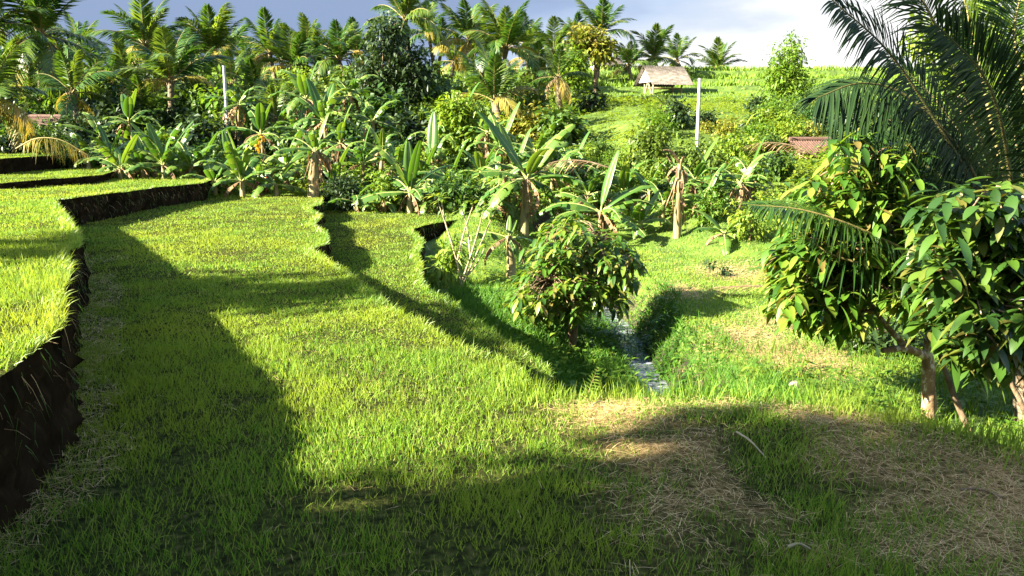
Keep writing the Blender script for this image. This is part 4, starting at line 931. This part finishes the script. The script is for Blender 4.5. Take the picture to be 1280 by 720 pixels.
nfrond([(1296, 360), (1290, 180), (1268, 50), (1278, -20), (1285, -110)], 150, .85, .028, (.0, -1, .3), [M['palm'], M['rachis']], .3, [8.7, 9.0, 9.3, 9.4, 9.5], t0=.2)
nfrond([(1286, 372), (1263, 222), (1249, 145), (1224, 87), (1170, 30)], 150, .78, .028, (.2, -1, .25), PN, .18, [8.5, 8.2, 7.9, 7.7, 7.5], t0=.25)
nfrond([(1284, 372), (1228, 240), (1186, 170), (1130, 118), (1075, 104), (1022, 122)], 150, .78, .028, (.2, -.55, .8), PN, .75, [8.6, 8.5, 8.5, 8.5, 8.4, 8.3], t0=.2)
nfrond([(1282, 380), (1190, 342), (1130, 312), (1060, 280), (1000, 262), (938, 256)], 90, .55, .024, (0, -.35, 1), [M['palm'], M['rachis']], .38, [8.5, 8.2, 7.9, 7.7, 7.6, 7.5], t0=.42)
nfrond([(1284, 384), (1200, 352), (1120, 338), (1050, 322), (1010, 300)], 16, .34, .024, (0, -.3, 1), [M['palm'], M['rachis']], .8, [8.5, 8.0, 7.8, 7.7, 7.7], t0=.4)
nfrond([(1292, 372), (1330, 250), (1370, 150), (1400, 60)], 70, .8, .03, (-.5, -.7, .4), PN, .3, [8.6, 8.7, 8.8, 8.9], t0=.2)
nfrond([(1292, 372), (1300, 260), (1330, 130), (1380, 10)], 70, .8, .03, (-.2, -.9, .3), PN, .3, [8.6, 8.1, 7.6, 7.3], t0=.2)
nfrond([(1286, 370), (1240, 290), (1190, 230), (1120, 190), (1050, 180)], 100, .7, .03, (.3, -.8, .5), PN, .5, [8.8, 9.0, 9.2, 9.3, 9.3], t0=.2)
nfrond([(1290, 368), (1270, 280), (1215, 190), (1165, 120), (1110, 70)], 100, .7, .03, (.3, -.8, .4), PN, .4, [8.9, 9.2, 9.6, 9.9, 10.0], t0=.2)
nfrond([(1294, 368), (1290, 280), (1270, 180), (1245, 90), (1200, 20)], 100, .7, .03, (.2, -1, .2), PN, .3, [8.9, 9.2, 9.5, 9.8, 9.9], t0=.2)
# old petioles leaning out of the stem
mb = MB()
for a, b, c, d in ((1285, 455, 1252, 458), (1295, 470, 1262, 452)): pass
for (a, b), (c, d) in (((1292, 540), (1248, 452)), ((1300, 535), (1262, 448)), ((1305, 520), (1272, 440))): tube(mb, curve([at(a, b, Yq - .25) - b0, at((a + c) / 2 + 3, (b + d) / 2, Yq - .3) - b0, at(c, d, Yq - .2) - b0], 5), [.035, .03, .028, .024, .02], 6)
mb.build('petiole', M['bark'], t, True)

# trees behind the right-hand group
px_tree('dark_tree', 'added dark tree behind the dense fronds of the young palm', 'tree', [(1190, 190, 50, 40), (1250, 200, 50, 50), (1280, 150, 40, 50), (1120, 205, 36, 30)], 14, (1220, 440), 2600, .24, .11, 'dark', seed=75, group=GT, clump=.3)  # added so the bright hill does not show through the near fronds
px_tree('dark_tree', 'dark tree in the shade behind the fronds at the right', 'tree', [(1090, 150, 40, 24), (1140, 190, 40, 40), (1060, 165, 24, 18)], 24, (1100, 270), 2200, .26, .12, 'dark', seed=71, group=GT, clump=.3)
px_tree('leafy_tree', 'light green tree glimpsed through the upper fronds of the young palm', 'tree', [(1160, 45, 26, 24), (1200, 80, 40, 34), (1240, 30, 40, 40), (1260, 110, 40, 40)], 26, (1200, 300), 2600, .28, .13, 'light', seed=72, group=GT, clump=.4)
px_tree('leafy_tree', 'leafy tree behind the trunk of the spreading cocoa tree', 'tree', [(1200, 330, 60, 50), (1120, 300, 40, 40), (1270, 300, 50, 60)], 15, (1190, 440), 2000, .24, .11, 'dark', seed=73, group=GT, clump=.3)
px_tree('leafy_tree', 'low bush in the shade left of the pale blotched trunk', 'bush', [(1085, 430, 40, 24), (1120, 425, 30, 22)], 11.5, (1090, 470), 700, .18, .08, 'dark', seed=74, r_t=.04, clump=.2)

# ------------------------------------------------------------------ shed, poles, roofs
c = at(800, 118, 60); bz = gz1(c[0], c[1]); t = thing('field_shed', 'open field shed with a pale weathered pitched roof on the hilltop', 'shed', (c[0] + 1.6, c[1], bz), R(22))
W, D, H = 2.7, 1.34, .76
for sx in (-1, 1):
    for sy in (-1, 1):
        mb = MB(); tube(mb, [(sx * W * .42, sy * D * .42, -.2), (sx * W * .42, sy * D * .42, H + .1)], .07, 6); mb.build('post', M['timber'], t, True)
mb = MB(); box(mb, (0, 0, .42), (W * .86, D * .9, .08)); mb.build('floor', M['timber'], t)
for sd in (-1, 1):
    mb = MB(); n = 34; a = R(46); hw = D * .95
    for k in range(n):                       # corrugated sheet
        x0 = -W * .62 + W * 1.24 * k / n; x1 = -W * .62 + W * 1.24 * (k + 1) / n; z0 = .025 * (k % 2); z1 = .025 * ((k + 1) % 2)
        rt = 1.92; V = [(x0, 0, rt + z0), (x1, 0, rt + z1), (x1, sd * hw, rt - hw * math.tan(a) + z1), (x0, sd * hw, rt - hw * math.tan(a) + z0)]
        V += [(q[0], q[1], q[2] - .03) for q in V]; mb.add(V, [[0, 1, 2, 3], [7, 6, 5, 4], [2, 3, 7, 6], [0, 1, 5, 4], [0, 3, 7, 4], [1, 2, 6, 5]])
    mb.build('roof', M['roofing'], t)
mb = MB(); mb.add([(-W * .5, -D * .75, H + .05), (-W * .5, D * .75, H + .05), (-W * .5, 0, H + 1.1), (-W * .5 - .05, -D * .75, H + .05), (-W * .5 - .05, D * .75, H + .05), (-W * .5 - .05, 0, H + 1.1)], [[0, 1, 2], [5, 4, 3]])
mb.add([(-W * .5, -D * .75, H + .05), (-W * .5 - .05, -D * .75, H + .05), (-W * .5 - .05, 0, H + 1.1), (-W * .5, 0, H + 1.1)], [[0, 1, 2, 3]])
g = mb.build('gable_sheet', M['white'], t)
for (y0, z0, y1, z1) in ((-.5, 0, .1, 1.1), (.45, 0, -.1, 1.1)):
    mb = MB(); tube(mb, [(-W * .45, y0, z0 - .1), (-W * .45, y1, z1)], .06, 6); mb.build('brace', M['timber'], t, True)
def pole(px, py0, py1, Yd, r, m, label, h_extra=.4):
    b = at(px, py1, Yd); a = at(px, py0, Yd); bz = min(b[2], gz1(b[0], b[1])); t = thing('utility_pole', label, 'pole', (b[0], b[1], bz))
    mb = MB(); tube(mb, [(0, 0, -.3), (0, 0, (a[2] - bz) * .5), (0, 0, a[2] - bz)], [r * 1.15, r, r * .85], 10); mb.build('shaft', M[m], t, True)
    mb = MB(); tube(mb, [(0, 0, a[2] - bz), (0, 0, a[2] - bz + .06)], [r * .95, r * .9], 10); mb.build('cap', M[m], t, True)
    return t
pole(871, 100, 190, 31.5, .062, 'concrete', 'white concrete pole standing on the slope below the shed')
t = pole(284, 84, 150, 36, .075, 'greypole', 'grey pole rising from the dark trees at the left')
def hut(name, label, px, py, Yd, w, d, h, roofm, wallm, rz, rh=.9):
    c = at(px, py, Yd); bz = min(gz1(c[0], c[1]), c[2] - h); t = thing(name, label, 'hut', (c[0], c[1], bz), rz); hh = c[2] - bz
    mb = MB(); box(mb, (0, 0, hh / 2), (w * .86, d * .86, hh)); mb.build('wall', M[wallm], t)
    mb = MB()
    for sd in (-1, 1):
        n = 18
        for k in range(n):
            x0 = -w / 2 + w * k / n; x1 = x0 + w / n; V = []
            for (xx, zz) in ((x0, .0), ((x0 + x1) / 2, .04), (x1, .0)): V += [(xx, 0, hh + rh + zz), (xx, sd * d * .56, hh - .05 + zz)]
            V += [(q[0], q[1], q[2] - .07) for q in V]
            mb.add(V, [[0, 2, 3, 1], [2, 4, 5, 3], [6, 7, 9, 8], [8, 9, 11, 10], [1, 3, 9, 7], [3, 5, 11, 9]])
    mb.build('roof', M[roofm], t); mb = MB(); tube(mb, [(-w / 2, 0, hh + rh + .04), (w / 2, 0, hh + rh + .04)], .09, 6); mb.build('ridge_tiles', M[roofm], t)
    return t
hut('tiled_hut', 'low hut with a red brown tiled roof half hidden by leaves at the right', 1014, 188, 31, 1.7, 1.9, 1.4, 'tile', 'timber', R(4), .36)
hut('white_hut', 'small white walled hut behind the golden round tree on the ridge', 757, 82, 74, 2.6, 2.2, 1.7, 'roofing', 'white', R(10), .6)
hut('white_hut', 'low pale walled hut deep among the palms at the left', 58, 158, 38, 1.6, 1.6, 1.3, 'tile', 'white', R(-8), .4)

# ------------------------------------------------------------------ fallen fronds, ferns, sticks
DFM = [frond_mesh('fallen_frond', curve([(0, 0, 0), (.35, .02, .10), (.7, 0, .10), (1, -.05, .0)], 12), 34, .24, .012, [M['dead'], M['bark']], hang=.55, r0=.014, jitter=.2, sweep=.9)]
DFB = frond_mesh('fallen_frond', curve([(0, 0, 0), (.35, .03, .08), (.7, 0, .06), (1, -.08, .02)], 12), 44, .34, .02, [M['dead'], M['bark']], hang=.25, r0=.02, jitter=.22, sweep=1.0)
DFY = frond_mesh('fallen_frond', curve([(0, 0, 0), (.3, 0, .14), (.65, 0, .12), (1, 0, -.08)], 12), 40, .26, .016, [M['palm_y'], M['rachis']], hang=1.0, r0=.014, jitter=.15, sweep=.35)
def fallen(label, p, az, L, me=None, rx=0, ry=0, group='fallen dry palm fronds'):
    o = bpy.data.objects.new('fallen_frond', me or DFM[0]); C.objects.link(o); o.location = p; o.rotation_euler = (rx, ry, az); o.scale = (L,) * 3; return tag(o, label, 'palm frond', group)
p = G(978, 374, -1.0); fallen('brown dead palm frond lying on the meadow beside the spreading cocoa tree', (p[0], p[1], gz1(p[0], p[1]) + .13), R(172), 1.25, me=DFB)
p = at(1022, 196, 26); fallen('dark brown dead frond drooping in front of the tiled roof', p, R(170), 2.2, ry=R(-8))
p = at(768, 212, 27); fallen('reddish dry frond lying on the undergrowth behind the largest banana plant', p, R(172), 2.6)
p = at(868, 190, 36); fallen('dry frond curving away from the foot of the white pole', (p[0], p[1], p[2]), R(10), 2.0, ry=R(-12))
p = at(20, 186, 27); fallen('yellow frond arching down onto the turf at the left', p, R(-2), 2.3, DFY, group=None)
def fern(px, py, Yd, s, label):
    p = at(px, py, Yd); z = gz1(p[0], p[1]); t = thing('fern', label, 'fern', (p[0], p[1], z), group='ferns by the gully')
    for k in range(5):
        az = k * 1.256 + .9; d = np.array([math.cos(az) * .38, math.sin(az) * .38, .93 if k else 1.3]); q = curve([(0, 0, 0), d * s * .55, d * s + np.array([d[0] * .3, d[1] * .3, -.12 * s])], 10)
        inst('frond', frond_mesh('fern_frond', q, 22, .17 * s, .03 * s, [M['weed'], M['rachis']], hang=.2, sweep=.15, upv=(math.sin(az), -math.cos(az), .3) if k else (0, -1, .2), r0=.006, t0=.08, jitter=.05, tipL=.12), t)
    return t
fern(752, 492, 8.3, .86, 'bright fern at the brink of the gully, the larger and nearer of two')
fern(722, 480, 9.0, .78, 'fern in the gully, left of the larger bright one')
def stick(px0, py0, px1, py1, z, r, label, m='palebark', name='stick'):
    a = G(px0, py0, z); b = G(px1, py1, z); a[2] = gz1(a[0], a[1]) + .04; b[2] = gz1(b[0], b[1]) + .03
    t = MB(); q = curve([a - a, (b - a) * .5 + np.array([0, .01, .02]), b - a], 6); tube(t, q, np.linspace(r, r * .6, 6), 6, wob=.08); o = t.build(name, M[m], smooth=True); o.location = a; return tag(o, label, 'stick')
stick(920, 552, 957, 574, .1, .008, 'longest pale dry stalk lying on the straw bund')
stick(985, 683, 1013, 683, .05, .009, 'short pale stalk lying level near the bottom of the picture')
stick(740, 503, 756, 499, .1, .006, 'dry straw stalk on the rim above the ferns')
stick(1200, 617, 1252, 624, .05, .010, 'brown broken stalk at the right end of the bund', 'bark')
p0 = at(1216, 533, 8.3); p1 = at(1174, 440, 8.75); z = gz1(p0[0], p0[1]); p0[2] = min(p0[2], z - .05)
mb = MB(); tube(mb, curve([(0, 0, 0), (p1 - p0) * .5 + np.array([-.02, 0, 0]), p1 - p0], 7), np.linspace(.035, .024, 7), 8, wob=.06); o = mb.build('leaning_pole', M['bark'], smooth=True); o.location = p0
tag(o, 'thin brown pole leaning beside the pale blotched trunk', 'pole')
def stone(px, py, s, label):
    p = G(px, py, -1.0); z = gz1(p[0], p[1]); mb = MB(); n, m = 8, 6
    th = np.arange(n) * TAU / n; ph = np.linspace(-1.4, 1.4, m); V = []
    for f in ph:
        for a in th: k = 1 + .15 * rs.randn(); V.append((math.cos(f) * math.cos(a) * k, math.cos(f) * math.sin(a) * k * .8, math.sin(f) * .55))
    i = (np.arange(m - 1)[:, None] * n); j = np.arange(n)[None]; F = np.stack([i + j, i + (j + 1) % n, i + n + (j + 1) % n, i + n + j], -1).reshape(-1, 4)
    mb.add(np.array(V) * s, F); mb.add(np.array(V[-n:]) * s, [list(range(n))]); o = mb.build('stone', M['stone'], smooth=True); o.location = (p[0], p[1], z + s * .25); return tag(o, label, 'stone')
stone(993, 484, .10, 'pale flat stone among the weeds below the meadow')
stone(803, 447, .09, 'small pale stone at the edge of the stream')

# ------------------------------------------------------------------ trees standing left of and behind the viewpoint (they shade the foreground)
GS = 'trees left of and behind the viewpoint'
def shade_tree(tx, ty, zc, rad, dist, label, seed, n=2700, lm='mid', squash=.8):
    """stands so that its shadow falls around (tx, ty)"""
    L = zc / math.tan(SUN_EL); x = tx + SUN_H[0] * L; y = ty + SUN_H[1] * L
    z = gz1(x, y)
    r = np.random.RandomState(seed)
    lob = [(np.array([r.uniform(-.5, .5) * rad, r.uniform(-.5, .5) * rad, zc - z + r.uniform(-.4, .4) * rad]), (rad * .62, rad * .62, rad * .5 * squash), 1) for _ in range(6)]
    return tree('shade_tree', label, 'tree', (x, y, z), lob, n, .34, .2, lm, r_t=.2, seed=seed, group=GS, clump=.35, shell=.2)
SD = 'broad leafy tree standing beside the viewpoint out of the picture'
for k, (tx, ty, zc, rad) in enumerate([(-3.5, 2.0, 6.0, 2.6), (0.2, 2.6, 7.0, 2.6), (3.2, 3.6, 7.5, 2.6), (6.5, 4.2, 8.0, 2.4), (-6, 1.0, 6, 2.6), (2.0, 0.4, 6.5, 2.8), (1.2, 3.4, 7.2, 2.0), (4.6, 3.0, 7, 2.6)]):
    shade_tree(tx, ty, zc, rad, 0, SD, 200 + k)
shade_tree(-3.7, 10.5, 8.0, 2.3, 0, SD, 230, 520)
shade_tree(-2.3, 11.0, 8.4, 1.4, 0, SD, 231, 200)
